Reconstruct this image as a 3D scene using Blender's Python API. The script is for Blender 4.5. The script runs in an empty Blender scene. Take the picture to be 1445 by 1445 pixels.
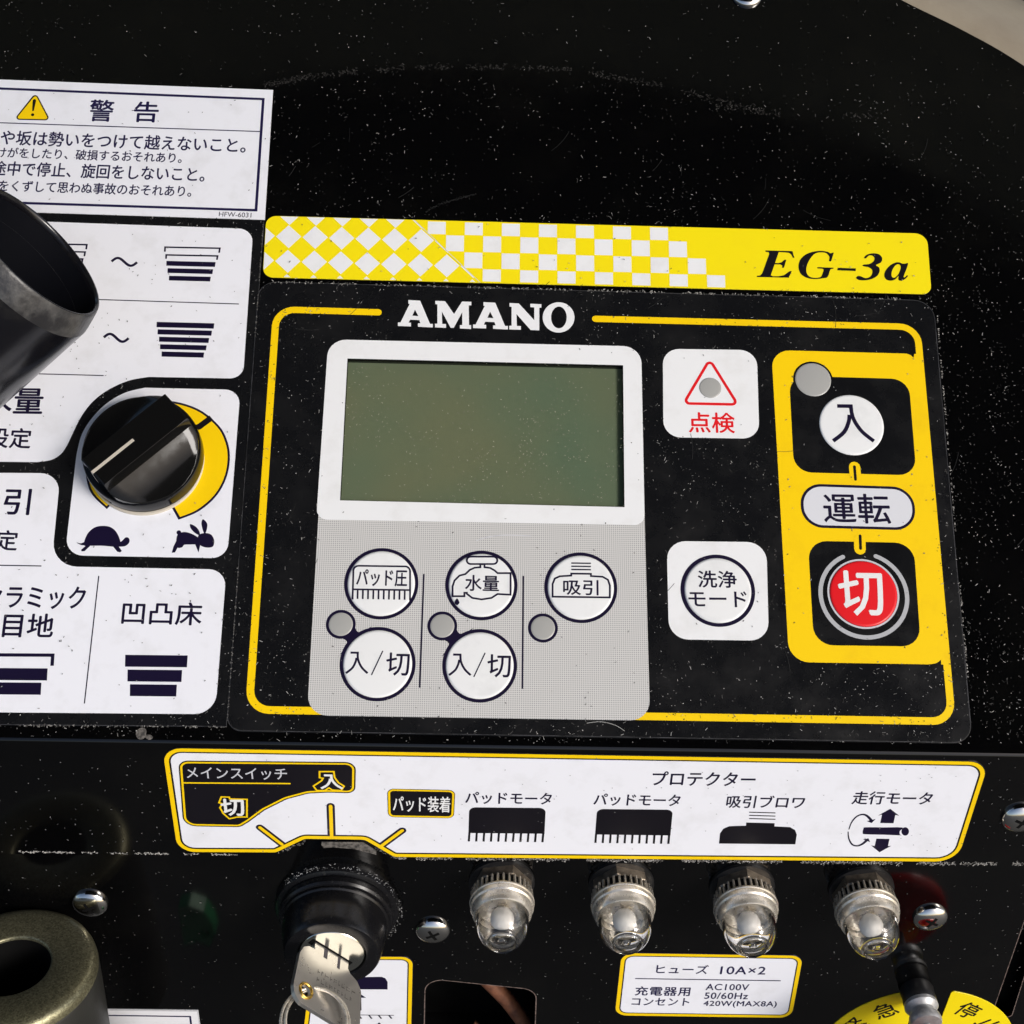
import bpy, bmesh, math, random
from mathutils import Vector, Matrix, noise
from mathutils.geometry import tessellate_polygon
random.seed(7)
scene = bpy.context.scene
COL = scene.collection

# ------------------------------------------------------------------ camera, world, sun, exposure
S = 0.0001875                      # metres per drawing unit
F = 2000.0                         # focal length in photo pixels (photo 1445 px wide)
CX = CY = 722.5
TA = math.radians(20)              # slope of the console top above the horizontal
def _rot(a, b, c):
    return Matrix.Rotation(c, 3, 'Z') @ Matrix.Rotation(b, 3, 'Y') @ Matrix.Rotation(a, 3, 'X')
RA = _rot(-0.330006, -0.03004869, 0.02065599)          # console top seen from the camera
RB = RA @ Matrix.Rotation(0.9343539, 3, 'X')           # front face, bent down from the top
axA, upA, nA = RA.col[0].copy(), -RA.col[1], -RA.col[2]
Xw = axA
Yw = math.cos(TA) * upA - math.sin(TA) * nA
Zw = math.sin(TA) * upA + math.cos(TA) * nA
M = Matrix((Xw, Yw, Zw))           # camera coords -> world axes
CAMO = M @ Vector((0, 0, -2000)) * S                    # console centre is the world origin
def c2w(v): return M @ v
cam_d = bpy.data.cameras.new("camera"); cam = bpy.data.objects.new("camera", cam_d); COL.objects.link(cam)
cr = Matrix((c2w(Vector((1, 0, 0))), c2w(Vector((0, -1, 0))), c2w(Vector((0, 0, -1))))).transposed().to_4x4()
cam.matrix_world = Matrix.Translation(CAMO) @ cr
cam_d.sensor_width = 36; cam_d.lens = 36 * F / 1445; cam_d.clip_start = 0.01; cam_d.clip_end = 500
scene.camera = cam

SUN_DIR = Vector((0.62, -0.50, 0.60)).normalized()      # towards the light: right and in front
w = bpy.data.worlds.new("World"); scene.world = w; w.use_nodes = True
nt = w.node_tree; bg = nt.nodes["Background"]
sky = nt.nodes.new("ShaderNodeTexSky"); sky.sky_type = 'NISHITA'; sky.sun_disc = False
sky.sun_elevation = math.asin(SUN_DIR.z); sky.sun_rotation = math.atan2(SUN_DIR.x, SUN_DIR.y)
sky.dust_density = 3.0; sky.air_density = 1.0
nt.links.new(sky.outputs[0], bg.inputs[0]); bg.inputs[1].default_value = 0.10
sd = bpy.data.lights.new("sun", 'SUN'); sd.energy = 1.6; sd.angle = math.radians(18); sd.color = (1, 0.965, 0.93)
sun = bpy.data.objects.new("sun", sd); COL.objects.link(sun)
sun.rotation_euler = SUN_DIR.to_track_quat('Z', 'Y').to_euler(); sun.location = (1, -1, 2)
vs = scene.view_settings; vs.view_transform = 'Standard'; vs.look = 'None'; vs.gamma = 1; vs.exposure = 0.53

# ------------------------------------------------------------------ planes of the console
class Plane:
    def __init__(s, point, R):      # point: camera coords; R: camera-space axes (x right, y down, z in)
        s.ex = c2w(R.col[0]); s.ey = c2w(-R.col[1]); s.n = c2w(-R.col[2])
        s.o = CAMO + c2w(point) * S
        s.M = Matrix((s.ex, s.ey, s.n)).transposed()
    def ray(s, px, py): return c2w(Vector(((px - CX) / F, (py - CY) / F, 1)))
    def hit(s, px, py, h=0):        # world point on the plane (raised by h units) seen at a photo pixel
        d = s.ray(px, py)
        t = (s.o + s.n * h * S - CAMO).dot(s.n) / d.dot(s.n)
        return CAMO + d * t
    def uv(s, px, py, h=0):         # the same in plane units
        p = (s.hit(px, py, h) - s.o) / S
        return Vector((p.dot(s.ex), p.dot(s.ey)))
    def w(s, x, y, z=0): return s.o + (s.ex * x + s.ey * y + s.n * z) * S
    def k(s, px, py): return (s.uv(px + 5, py) - s.uv(px - 5, py)).length / 10
PA = Plane(Vector((0, 0, 2000)), RA)
_b = M.inverted() @ ((PA.hit(722, 1055) - CAMO) / S)
PB = Plane(_b, RB)
YB0 = PA.uv(722, 1055)[1]                                # bend line, plane A units
REC = 14.0                                               # lower plate lies this far behind the front plate
PC = Plane(_b + RB.col[2] * REC, RB)

# ------------------------------------------------------------------ materials
def mat(name, col, rough=0.5, metal=0.0, spec=0.5, coat=0.0, nz=None, bump=0.0, bscale=400, extra=None):
    m = bpy.data.materials.new(name); m.use_nodes = True
    t = m.node_tree; b = t.nodes["Principled BSDF"]
    b.inputs["Base Color"].default_value = (*col, 1); b.inputs["Roughness"].default_value = rough
    b.inputs["Metallic"].default_value = metal; b.inputs["Specular IOR Level"].default_value = spec
    b.inputs["Coat Weight"].default_value = coat; b.inputs["Coat Roughness"].default_value = 0.08
    tc = t.nodes.new("ShaderNodeTexCoord")
    if nz:                                               # (scale, second colour, low, high)
        n = t.nodes.new("ShaderNodeTexNoise"); n.inputs["Scale"].default_value = nz[0]; n.inputs["Detail"].default_value = 8
        n.inputs["Roughness"].default_value = 0.65
        r = t.nodes.new("ShaderNodeMapRange"); r.inputs[1].default_value = nz[2]; r.inputs[2].default_value = nz[3]
        mx = t.nodes.new("ShaderNodeMix"); mx.data_type = 'RGBA'
        mx.inputs[6].default_value = (*col, 1); mx.inputs[7].default_value = (*nz[1], 1)
        t.links.new(tc.outputs["Object"], n.inputs["Vector"]); t.links.new(n.outputs[0], r.inputs[0])
        t.links.new(r.outputs[0], mx.inputs[0]); t.links.new(mx.outputs[2], b.inputs["Base Color"])
    if bump:
        n2 = t.nodes.new("ShaderNodeTexNoise"); n2.inputs["Scale"].default_value = bscale; n2.inputs["Detail"].default_value = 4
        bp = t.nodes.new("ShaderNodeBump"); bp.inputs["Strength"].default_value = bump; bp.inputs["Distance"].default_value = 0.0002
        t.links.new(tc.outputs["Object"], n2.inputs["Vector"]); t.links.new(n2.outputs[0], bp.inputs["Height"])
        t.links.new(bp.outputs[0], b.inputs["Normal"])
    return m
def smudge(m, lo, hi, scale=25):                         # uneven gloss where hands have wiped the surface
    t = m.node_tree; b = t.nodes["Principled BSDF"]
    tc = t.nodes.new("ShaderNodeTexCoord"); n = t.nodes.new("ShaderNodeTexNoise")
    n.inputs["Scale"].default_value = scale; n.inputs["Detail"].default_value = 9; n.inputs["Roughness"].default_value = 0.7
    r = t.nodes.new("ShaderNodeMapRange"); r.inputs[1].default_value = 0.35; r.inputs[2].default_value = 0.7
    r.inputs[3].default_value = lo; r.inputs[4].default_value = hi
    t.links.new(tc.outputs["Object"], n.inputs["Vector"]); t.links.new(n.outputs[0], r.inputs[0]); t.links.new(r.outputs[0], b.inputs["Roughness"])
    return m
MT = {}
MT['paint'] = smudge(mat("black_gloss_paint", (0.0014, 0.0014, 0.0016), 0.12, spec=0.5, nz=(30, (0.0036, 0.0035, 0.0032), 0.5, 0.8)), 0.04, 0.14)
MT['film'] = smudge(mat("black_printed_film", (0.0055, 0.0058, 0.0068), 0.3, spec=0.3, nz=(60, (0.0095, 0.0095, 0.010), 0.45, 0.8)), 0.18, 0.4, 60)
MT['white'] = mat("white_film", (0.80, 0.81, 0.86), 0.35, spec=0.4, nz=(90, (0.68, 0.685, 0.71), 0.5, 0.85))
MT['whitem'] = mat("warm_white_film", (0.79, 0.80, 0.81), 0.35, spec=0.4, nz=(90, (0.68, 0.68, 0.67), 0.5, 0.85))
MT['bwhite'] = mat("button_white", (0.78, 0.79, 0.79), 0.3, spec=0.4, nz=(120, (0.64, 0.65, 0.65), 0.5, 0.85))
MT['cut'] = mat("lit_cut_edge", (0.055, 0.055, 0.06), 0.4, nz=(150, (0.015, 0.015, 0.016), 0.4, 0.6))
MT['pill'] = mat("light_grey_print", (0.66, 0.67, 0.71), 0.35)
MT['pale'] = mat("pale_grey_print", (0.55, 0.56, 0.60), 0.35)
MT['ring'] = mat("silver_grey_print", (0.42, 0.43, 0.45), 0.35)
MT['ink'] = mat("dark_indigo_ink", (0.008, 0.005, 0.024), 0.35, spec=0.25)
MT['ink2'] = mat("blue_black_ink", (0.011, 0.008, 0.050), 0.35, spec=0.3)
MT['black'] = mat("black_ink", (0.007, 0.006, 0.009), 0.35, spec=0.25)
MT['yellow'] = mat("deep_yellow_print", (0.90, 0.60, 0.003), 0.35, spec=0.35, nz=(80, (0.80, 0.50, 0.005), 0.5, 0.85))
MT['lemon'] = mat("lemon_yellow_film", (0.88, 0.72, 0.006), 0.35, spec=0.35, nz=(80, (0.84, 0.67, 0.01), 0.5, 0.85))
MT['red'] = mat("red_print", (0.72, 0.012, 0.018), 0.3, spec=0.4)
MT['led'] = mat("grey_lamp_window", (0.36, 0.36, 0.345), 0.35)
MT['knob'] = smudge(mat("black_glossy_plastic", (0.005, 0.005, 0.005), 0.12, spec=0.22), 0.05, 0.16, 120)
MT['cream'] = mat("cream_plastic", (0.55, 0.50, 0.42), 0.4)
MT['chrome'] = mat("chrome_steel", (0.72, 0.70, 0.67), 0.12, metal=1.0)
MT['nickel'] = smudge(mat("nickel_plating", (0.72, 0.67, 0.58), 0.2, metal=0.7, nz=(500, (0.45, 0.40, 0.33), 0.45, 0.8)), 0.2, 0.42, 300)
MT['bronze'] = smudge(mat("dull_nut_metal", (0.36, 0.30, 0.23), 0.35, metal=0.8, nz=(400, (0.16, 0.13, 0.10), 0.4, 0.75)), 0.25, 0.45, 300)
MT['steel'] = smudge(mat("key_steel", (0.52, 0.50, 0.47), 0.28, metal=0.85, bump=0.06, bscale=1500), 0.26, 0.36, 300)
MT['core'] = mat("lock_core_metal", (0.66, 0.66, 0.60), 0.16, metal=1.0)
MT['brass'] = mat("brass", (0.75, 0.5, 0.12), 0.25, metal=1.0)
MT['zinc'] = mat("galvanised_steel", (0.50, 0.51, 0.52), 0.4, metal=0.45, nz=(600, (0.34, 0.34, 0.35), 0.4, 0.7))
MT['rubber'] = mat("black_rubber", (0.010, 0.010, 0.011), 0.4, nz=(400, (0.05, 0.048, 0.045), 0.58, 0.8), bump=0.2, bscale=900)
MT['switch'] = smudge(mat("black_switch_plastic", (0.006, 0.006, 0.007), 0.25, spec=0.35, nz=(500, (0.05, 0.048, 0.045), 0.62, 0.85)), 0.18, 0.35, 200)
MT['bulb'] = mat("frosted_bulb", (0.85, 0.82, 0.76), 0.4)
MT['dark'] = mat("dark_interior", (0.004, 0.004, 0.004), 0.8, spec=0.1)
MT['wall'] = mat("window_edge", (0.04, 0.035, 0.045), 0.6)
MT['redk'] = mat("red_plastic", (0.75, 0.01, 0.012), 0.22)
MT['green'] = mat("green_plastic", (0.03, 0.26, 0.10), 0.4)
MT['copper'] = mat("brown_cable", (0.20, 0.08, 0.04), 0.5, nz=(300, (0.08, 0.03, 0.02), 0.4, 0.7))
MT['beige'] = mat("beige_plastic", (0.30, 0.26, 0.20), 0.5, nz=(40, (0.24, 0.20, 0.15), 0.4, 0.75), bump=0.3, bscale=1200)
MT['edge'] = mat("bare_metal_edge", (0.36, 0.27, 0.24), 0.45, metal=0.6, nz=(700, (0.08, 0.06, 0.05), 0.45, 0.65))
MT['wear'] = mat("worn_primer", (0.16, 0.145, 0.13), 0.6, nz=(900, (0.03, 0.028, 0.025), 0.42, 0.6))
MT['pipe'] = mat("black_tube_plastic", (0.005, 0.005, 0.007), 0.2, nz=(90, (0.020, 0.019, 0.018), 0.55, 0.8), bump=0.1, bscale=500)
MT['lip'] = mat("scuffed_tube_rim", (0.015, 0.015, 0.017), 0.35, nz=(130, (0.10, 0.098, 0.095), 0.47, 0.75), bump=0.5, bscale=700)
MT['ground'] = mat("concrete_floor", (0.026, 0.026, 0.023), 0.8, nz=(6, (0.02, 0.02, 0.018), 0.3, 0.7))
def added_roof_mat():
    m = bpy.data.materials.new("added_roof_sheet"); m.use_nodes = True; t = m.node_tree; t.nodes.remove(t.nodes["Principled BSDF"])
    a = t.nodes.new("ShaderNodeBsdfTranslucent"); a.inputs[0].default_value = (0.27, 0.275, 0.235, 1)
    t.links.new(a.outputs[0], t.nodes["Material Output"].inputs[0]); return m
MT['added_roof'] = added_roof_mat()
MT['bore'] = mat("dark_tube_bore", (0.004, 0.0045, 0.007), 0.55, spec=0.12, nz=(900, (0.03, 0.03, 0.03), 0.66, 0.8))
MT['added_canopy'] = mat("added_awning_cloth", (0.012, 0.012, 0.012), 0.9, spec=0.1)
def olive():
    m = mat("olive_metallic_paint", (0.17, 0.155, 0.075), 0.38, metal=0.75, bump=0.35, bscale=2600)
    t = m.node_tree; b = t.nodes["Principled BSDF"]; tc = t.nodes.new("ShaderNodeTexCoord")
    v = t.nodes.new("ShaderNodeTexVoronoi"); v.inputs["Scale"].default_value = 2600
    r = t.nodes.new("ShaderNodeValToRGB"); r.color_ramp.elements[0].color = (0.10, 0.094, 0.055, 1); r.color_ramp.elements[1].color = (0.30, 0.285, 0.18, 1)
    t.links.new(tc.outputs["Object"], v.inputs["Vector"]); t.links.new(v.outputs["Color"], r.inputs[0]); t.links.new(r.outputs[0], b.inputs["Base Color"])
    return m
MT['olive'] = olive()
MT['gun'] = mat("gunmetal_paint", (0.03, 0.03, 0.027), 0.42, metal=0.3, bump=0.3, bscale=1500)
def lcd():
    m = mat("lcd_green", (0.07, 0.09, 0.035), 0.25, spec=0.4)
    t = m.node_tree; b = t.nodes["Principled BSDF"]; tc = t.nodes.new("ShaderNodeTexCoord")
    n = t.nodes.new("ShaderNodeTexNoise"); n.inputs["Scale"].default_value = 22; n.inputs["Detail"].default_value = 2
    n.noise_dimensions = '3D'
    r = t.nodes.new("ShaderNodeValToRGB"); e = r.color_ramp.elements
    e[0].position = 0.35; e[0].color = (0.15, 0.215, 0.135, 1); e[1].position = 0.65; e[1].color = (0.20, 0.225, 0.13, 1)
    t.links.new(tc.outputs["Object"], n.inputs["Vector"]); t.links.new(n.outputs[0], r.inputs[0]); t.links.new(r.outputs[0], b.inputs["Base Color"])
    return m
MT['lcd'] = lcd()
def halftone():
    m = mat("halftone_grey", (0.5, 0.5, 0.49), 0.4)
    t = m.node_tree; b = t.nodes["Principled BSDF"]; tc = t.nodes.new("ShaderNodeTexCoord")
    sc = 2 * math.pi / (2.9 * S)
    sep = t.nodes.new("ShaderNodeSeparateXYZ"); t.links.new(tc.outputs["Object"], sep.inputs[0])
    outs = []
    for i in (0, 1):
        a = t.nodes.new("ShaderNodeMath"); a.operation = 'MULTIPLY'; a.inputs[1].default_value = sc
        s_ = t.nodes.new("ShaderNodeMath"); s_.operation = 'SINE'
        t.links.new(sep.outputs[i], a.inputs[0]); t.links.new(a.outputs[0], s_.inputs[0]); outs.append(s_)
    ad = t.nodes.new("ShaderNodeMath"); ad.operation = 'ADD'
    t.links.new(outs[0].outputs[0], ad.inputs[0]); t.links.new(outs[1].outputs[0], ad.inputs[1])
    r = t.nodes.new("ShaderNodeValToRGB"); e = r.color_ramp.elements
    mp = t.nodes.new("ShaderNodeMapRange"); mp.inputs[1].default_value = -2; mp.inputs[2].default_value = 2
    t.links.new(ad.outputs[0], mp.inputs[0]); t.links.new(mp.outputs[0], r.inputs[0])
    e[0].position = 0.12; e[0].color = (0.27, 0.27, 0.27, 1); e[1].position = 0.50; e[1].color = (0.60, 0.595, 0.58, 1)
    t.links.new(r.outputs[0], b.inputs["Base Color"])
    return m
MT['half'] = halftone()
def glass(name, tint=(1, 1, 1), rough=0.02, ior=1.49):
    m = mat(name, tint, rough); b = m.node_tree.nodes["Principled BSDF"]
    b.inputs["Transmission Weight"].default_value = 1; b.inputs["IOR"].default_value = ior
    return m
MT['glass'] = glass("clear_lamp_plastic", (0.99, 0.99, 0.99))
def pane():
    m = bpy.data.materials.new("clear_window_film"); m.use_nodes = True; t = m.node_tree
    t.nodes.remove(t.nodes["Principled BSDF"])
    a = t.nodes.new("ShaderNodeBsdfTransparent"); g = t.nodes.new("ShaderNodeBsdfGlossy"); g.inputs["Roughness"].default_value = 0.2
    f = t.nodes.new("ShaderNodeFresnel"); f.inputs["IOR"].default_value = 1.35
    x = t.nodes.new("ShaderNodeMixShader"); t.links.new(f.outputs[0], x.inputs[0]); t.links.new(a.outputs[0], x.inputs[1]); t.links.new(g.outputs[0], x.inputs[2])
    t.links.new(x.outputs[0], t.nodes["Material Output"].inputs[0]); return m
MT['pane'] = pane()
def dustmat():
    m = mat("dust", (0.5, 0.49, 0.46), 0.9, spec=0.1); t = m.node_tree
    a = t.nodes.new("ShaderNodeAttribute"); a.attribute_name = "tone"
    t.links.new(a.outputs["Color"], t.nodes["Principled BSDF"].inputs["Base Color"]); return m
MT['dust'] = dustmat()

# ------------------------------------------------------------------ object helpers
ROOTM = {}
def thing(name, label, cat, M4, group=None):
    o = bpy.data.objects.new(name, None); COL.objects.link(o); o.empty_display_size = 0.005
    o.matrix_world = M4; ROOTM[o] = M4.inverted()
    o["label"] = label; o["category"] = cat
    if group: o["group"] = group
    return o
def frame(pl, px, py, h=0):
    return Matrix.Translation(pl.hit(px, py, h)) @ pl.M.to_4x4()
def mesh(name, V, Fc, m, parent, smooth=False, label=None, kind=None):
    """V in world coordinates; stored in the frame of the thing it belongs to."""
    root = parent
    while root is not None and root not in ROOTM: root = root.parent
    inv = ROOTM[root] if root is not None else Matrix()
    me = bpy.data.meshes.new(name); me.from_pydata([inv @ v for v in V], [], Fc)
    me.materials.append(MT[m]); me.update()
    if smooth is not False:
        for p in me.polygons: p.use_smooth = True
        if smooth is not True: me.set_sharp_from_angle(angle=math.radians(smooth))
    o = bpy.data.objects.new(name, me); COL.objects.link(o)
    if parent is not None: o.parent = parent
    if label: o["label"] = label
    if kind: o["kind"] = kind
    return o
def ccw(p):
    a = sum(p[i][0] * p[(i + 1) % len(p)][1] - p[(i + 1) % len(p)][0] * p[i][1] for i in range(len(p)))
    return p if a > 0 else p[::-1]
def rpoly(pts, rad=0, inset=0, seg=7):
    """polygon with filleted corners, optionally inset (plane units)"""
    n = len(pts); rad = list(rad) if hasattr(rad, '__len__') else [rad] * n
    a = sum(pts[i][0] * pts[(i + 1) % n][1] - pts[(i + 1) % n][0] * pts[i][1] for i in range(n))
    if a < 0: pts = pts[::-1]; rad = rad[::-1]
    P = []; sg = []
    for i in range(n):
        p0, p1, p2 = Vector(pts[i - 1]), Vector(pts[i]), Vector(pts[(i + 1) % n])
        d1 = (p1 - p0).normalized(); d2 = (p2 - p1).normalized()
        n1 = Vector((-d1.y, d1.x)); n2 = Vector((-d2.y, d2.x))
        b = n1 + n2; b = b / max(0.2, b.dot(n1)) if b.length > 1e-6 else n1
        P.append(p1 + b * inset); sg.append(1 if d1.x * d2.y - d1.y * d2.x > 0 else -1)
    out = []
    for i in range(n):
        r = rad[i]
        if r <= 0: out.append(P[i]); continue
        r = max(0.5, r - inset * sg[i])
        out += fillet(P[i - 1], P[i], P[(i + 1) % n], r, seg)
    return out
def fillet(p0, p1, p2, r, seg=7):
    d1 = (p0 - p1); d2 = (p2 - p1); l1, l2 = d1.length, d2.length
    d1.normalize(); d2.normalize()
    ang = math.acos(max(-1, min(1, d1.dot(d2))))
    if ang > math.pi - 0.02: return [p1]
    t = min(r / math.tan(ang / 2), l1 * 0.498, l2 * 0.498); r = t * math.tan(ang / 2)
    c = p1 + (d1 + d2).normalized() * (r / math.sin(ang / 2))
    a, b = p1 + d1 * t - c, p1 + d2 * t - c
    a0 = math.atan2(a.y, a.x); da = math.atan2(b.y, b.x) - a0
    while da > math.pi: da -= 2 * math.pi
    while da < -math.pi: da += 2 * math.pi
    return [c + Vector((math.cos(a0 + da * k / seg), math.sin(a0 + da * k / seg))) * r for k in range(seg + 1)]
def circ(c, r, n=56, a0=0): return [Vector((c[0] + r * math.cos(a0 + 2 * math.pi * i / n), c[1] + r * math.sin(a0 + 2 * math.pi * i / n))) for i in range(n)]
def smooth_path(pts, closed=False, k=5):
    n = len(pts); out = []
    for i in range(n if closed else n - 1):
        p0, p1, p2, p3 = [Vector(pts[j % n] if closed else pts[max(0, min(n - 1, j))]) for j in (i - 1, i, i + 1, i + 2)]
        for s_ in range(k):
            t = s_ / k
            out.append(0.5 * ((2 * p1) + (p2 - p0) * t + (2 * p0 - 5 * p1 + 4 * p2 - p3) * t * t + (3 * p1 - p0 - 3 * p2 + p3) * t ** 3))
    if not closed: out.append(Vector(pts[-1]))
    return out
def stroke(pts, wd, closed=False, rad=0, caps=True, w2=None):
    """loops outlining a line of width wd"""
    pts = [Vector(p) for p in pts]
    if rad:
        if closed:
            q = []
            for i in range(len(pts)): q += fillet(pts[i - 1], pts[i], pts[(i + 1) % len(pts)], rad)
            pts = q
        else:
            q = [pts[0]]
            for i in range(1, len(pts) - 1): q += fillet(pts[i - 1], pts[i], pts[i + 1], rad)
            pts = q + [pts[-1]]
    n = len(pts); L, R = [], []
    for i in range(n):
        a = pts[i - 1] if (i > 0 or closed) else None; b = pts[(i + 1) % n] if (i < n - 1 or closed) else None
        d1 = (pts[i] - a).normalized() if a is not None else (b - pts[i]).normalized()
        d2 = (b - pts[i]).normalized() if b is not None else d1
        n1 = Vector((-d1.y, d1.x)); n2 = Vector((-d2.y, d2.x)); bb = n1 + n2
        bb = bb / max(0.35, bb.dot(n1)) if bb.length > 1e-6 else n1
        h = (wd if w2 is None else wd + (w2 - wd) * i / (n - 1)) / 2
        L.append(pts[i] + bb * h); R.append(pts[i] - bb * h)
    if closed: return [L, R]
    def cap(c, d, h):
        a0 = math.atan2(d.y, d.x) + math.pi / 2; cn = 6 if wd < 20 else 20
        return [c + Vector((math.cos(a0 - math.pi * k / 6), math.sin(a0 - math.pi * k / cn))) * h for k in range(1, cn)]
    e = (w2 if w2 is not None else wd) / 2
    c1 = cap(pts[-1], (pts[-1] - pts[-2]).normalized(), e) if caps else []
    c0 = cap(pts[0], (pts[0] - pts[1]).normalized(), wd / 2) if caps else []
    return [L + c1 + R[::-1] + c0]
def tri(loops):
    V = [Vector((p[0], p[1], 0)) for l in loops for p in l]
    T = tessellate_polygon([[Vector((p[0], p[1], 0)) for p in l] for l in loops])
    out = []
    for t in T:
        a, b, c = (V[i] for i in t)
        out.append(tuple(t) if (b - a).cross(c - a).z > 0 else tuple(t[::-1]))
    return V, out
def flat(name, pl, shapes, z, m, parent, step=0.02, label=None):
    """one flat printed mesh; shapes = list of loop-lists in plane units, each a hair above the last"""
    V, Fc = [], []
    for i, lo in enumerate(shapes):
        v, f = tri(lo); b = len(V)
        V += [pl.w(p.x, p.y, z + step * i) for p in v]; Fc += [tuple(j + b for j in t) for t in f]
    return mesh(name, V, Fc, m, parent, label=label)
def slab(name, pl, loops, z0, z1, m, parent, bev=0.4, kind=None):
    """sheet with real thickness and a small chamfer along its edges"""
    v, f = tri(loops); V = [pl.w(p.x, p.y, z1) for p in v]; Fc = list(f); b = 0
    for l in loops:
        n = len(l); s0 = len(V); out = (l is loops[0]); cc = ccw(l) is l; sgn = 1 if cc == out else -1
        ring = []
        for i in range(n):
            d = (Vector(l[(i + 1) % n]) - Vector(l[i - 1])).normalized(); nn = Vector((d.y, -d.x)) * sgn
            ring.append(Vector(l[i]) + nn * bev)
        V += [pl.w(p.x, p.y, z1 - bev) for p in ring] + [pl.w(p.x, p.y, z0) for p in ring]
        for i in range(n):
            j = (i + 1) % n
            for q in ((b + i, b + j, s0 + j, s0 + i), (s0 + i, s0 + j, s0 + n + j, s0 + n + i)):
                Fc.append(q[::-1] if sgn > 0 else q)
        b += n
    return mesh(name, V, Fc, m, parent, kind=kind)
FONT = {}
def glyphs(s, bold=0.0, sp=1.0):
    key = (s, bold, sp)
    if key not in FONT:
        c = bpy.data.curves.new("t", 'FONT'); c.body = s; c.size = 1; c.resolution_u = 4; c.offset = bold; c.space_character = sp
        o = bpy.data.objects.new("t", c); COL.objects.link(o); dg = bpy.context.evaluated_depsgraph_get()
        me = bpy.data.meshes.new_from_object(o.evaluated_get(dg))
        V = [Vector((v.co.x, v.co.y)) for v in me.vertices]; Fc = [tuple(p.vertices) for p in me.polygons]
        bpy.data.objects.remove(o); bpy.data.curves.remove(c); bpy.data.meshes.remove(me)
        x0 = min(v.x for v in V); x1 = max(v.x for v in V); y0 = min(v.y for v in V); y1 = max(v.y for v in V)
        FONT[key] = ([Vector(((v.x - x0) / (x1 - x0), (v.y - y0) / (y1 - y0))) for v in V], Fc)
    return FONT[key]
def text(s, pl, bl, br, hpx, z, m, parent, bold=0.0, sp=1.0, name="lettering", label=None):
    V, Fc = glyphs(s, 0.0, sp)
    if not bold and ord(s[0]) > 255: bold = 0.019
    a, b = pl.uv(*bl), pl.uv(*br); c = pl.uv((bl[0] + br[0]) / 2, (bl[1] + br[1]) / 2 - hpx); mid = (a + b) / 2
    ex = b - a; up = Vector((-ex.y, ex.x)).normalized(); H = (c - mid).dot(up)
    W = [a + ex * v.x + up * (v.y * H) for v in V]
    exn = ex.normalized(); d = bold * H * 0.9; VV, FF = [], []
    for i, (dx, dy) in enumerate(((-d, 0), (d, 0), (0, d), (0, -d)) if bold else ((0, 0),)):
        b0 = len(VV); VV += [pl.w(*(p + exn * dx + up * dy), z + 0.008 * i) for p in W]; FF += [tuple(j + b0 for j in f) for f in Fc]
    return mesh(name, VV, FF, m, parent, label=label)
def hooked(pl, bl, br, hpx, z, m, parent, wd=0.092):
    """the 'on' character with its square hook, drawn with strokes"""
    a, b = pl.uv(*bl), pl.uv(*br); c = pl.uv((bl[0] + br[0]) / 2, (bl[1] + br[1]) / 2 - hpx); mid = (a + b) / 2
    ex = b - a; up = Vector((-ex.y, ex.x)).normalized(); H = (c - mid).dot(up)
    T = lambda *p: [a + ex * x + up * H * (1 - y) for x, y in p]
    w_ = ex.length * wd
    return flat("lettering", pl, [stroke(T((.19, .045), (.51, .045), (.515, .20)) + smooth_path(T((.53, .32), (.60, .50), (.74, .72), (.98, .94)), k=4), w_, caps=False),
                                  stroke(smooth_path(T((.46, .27), (.43, .45), (.30, .72), (.03, .95)), k=4), w_, caps=False)], z, m, parent, step=0.01)
class Z:                                                 # reads points measured in an enlarged crop of the photo
    def __init__(s, pl, x0, y0, k): s.pl, s.x0, s.y0, s.k = pl, x0, y0, k
    def __call__(s, *pts): return [s.pl.uv(s.x0 + x / s.k, s.y0 + y / s.k) for x, y in pts]
def U(pl, *pts): return [pl.uv(*p) for p in pts]
def lathe(name, Mw, prof, m, parent, n=48, smooth=35, label=None, closed=False, rfun=None, ends=True):
    """solid of revolution about the local z axis; prof = [(r, z)] in drawing units"""
    V, Fc = [], []
    for r, z in prof:
        for i in range(n):
            a = 2 * math.pi * i / n; rr = r * (rfun(i, z) if rfun else 1)
            V.append(Mw @ Vector((rr * math.cos(a) * S, rr * math.sin(a) * S, z * S)))
    k = len(prof)
    for j in range(k if closed else k - 1):
        for i in range(n):
            a, b = j * n + i, j * n + (i + 1) % n; j2 = (j + 1) % k; c, d = j2 * n + (i + 1) % n, j2 * n + i
            Fc.append((a, b, c, d))
    if not closed and ends:
        if prof[0][0] > 0.01: Fc.append(tuple(range(n))[::-1])
        if prof[-1][0] > 0.01: Fc.append(tuple(range((k - 1) * n, k * n)))
    return mesh(name, V, Fc, m, parent, smooth=smooth, label=label)
def tube(name, pts, r, m, parent, n=10, closed=False):
    V, Fc = [], []; P = [Vector(p) for p in pts]; k = len(P); up = None
    for i in range(k):
        d = ((P[(i + 1) % k] if closed or i < k - 1 else P[i]) - (P[i - 1] if closed or i > 0 else P[i])).normalized()
        if up is None: up = d.orthogonal().normalized()
        up = (up - d * up.dot(d)).normalized(); sd_ = d.cross(up)
        for j in range(n):
            a = 2 * math.pi * j / n; V.append(P[i] + (up * math.cos(a) + sd_ * math.sin(a)) * r * S)
    for i in range(k if closed else k - 1):
        i2 = (i + 1) % k
        for j in range(n): Fc.append((i * n + j, i * n + (j + 1) % n, i2 * n + (j + 1) % n, i2 * n + j))
    return mesh(name, V, Fc, m, parent, smooth=True)
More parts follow.
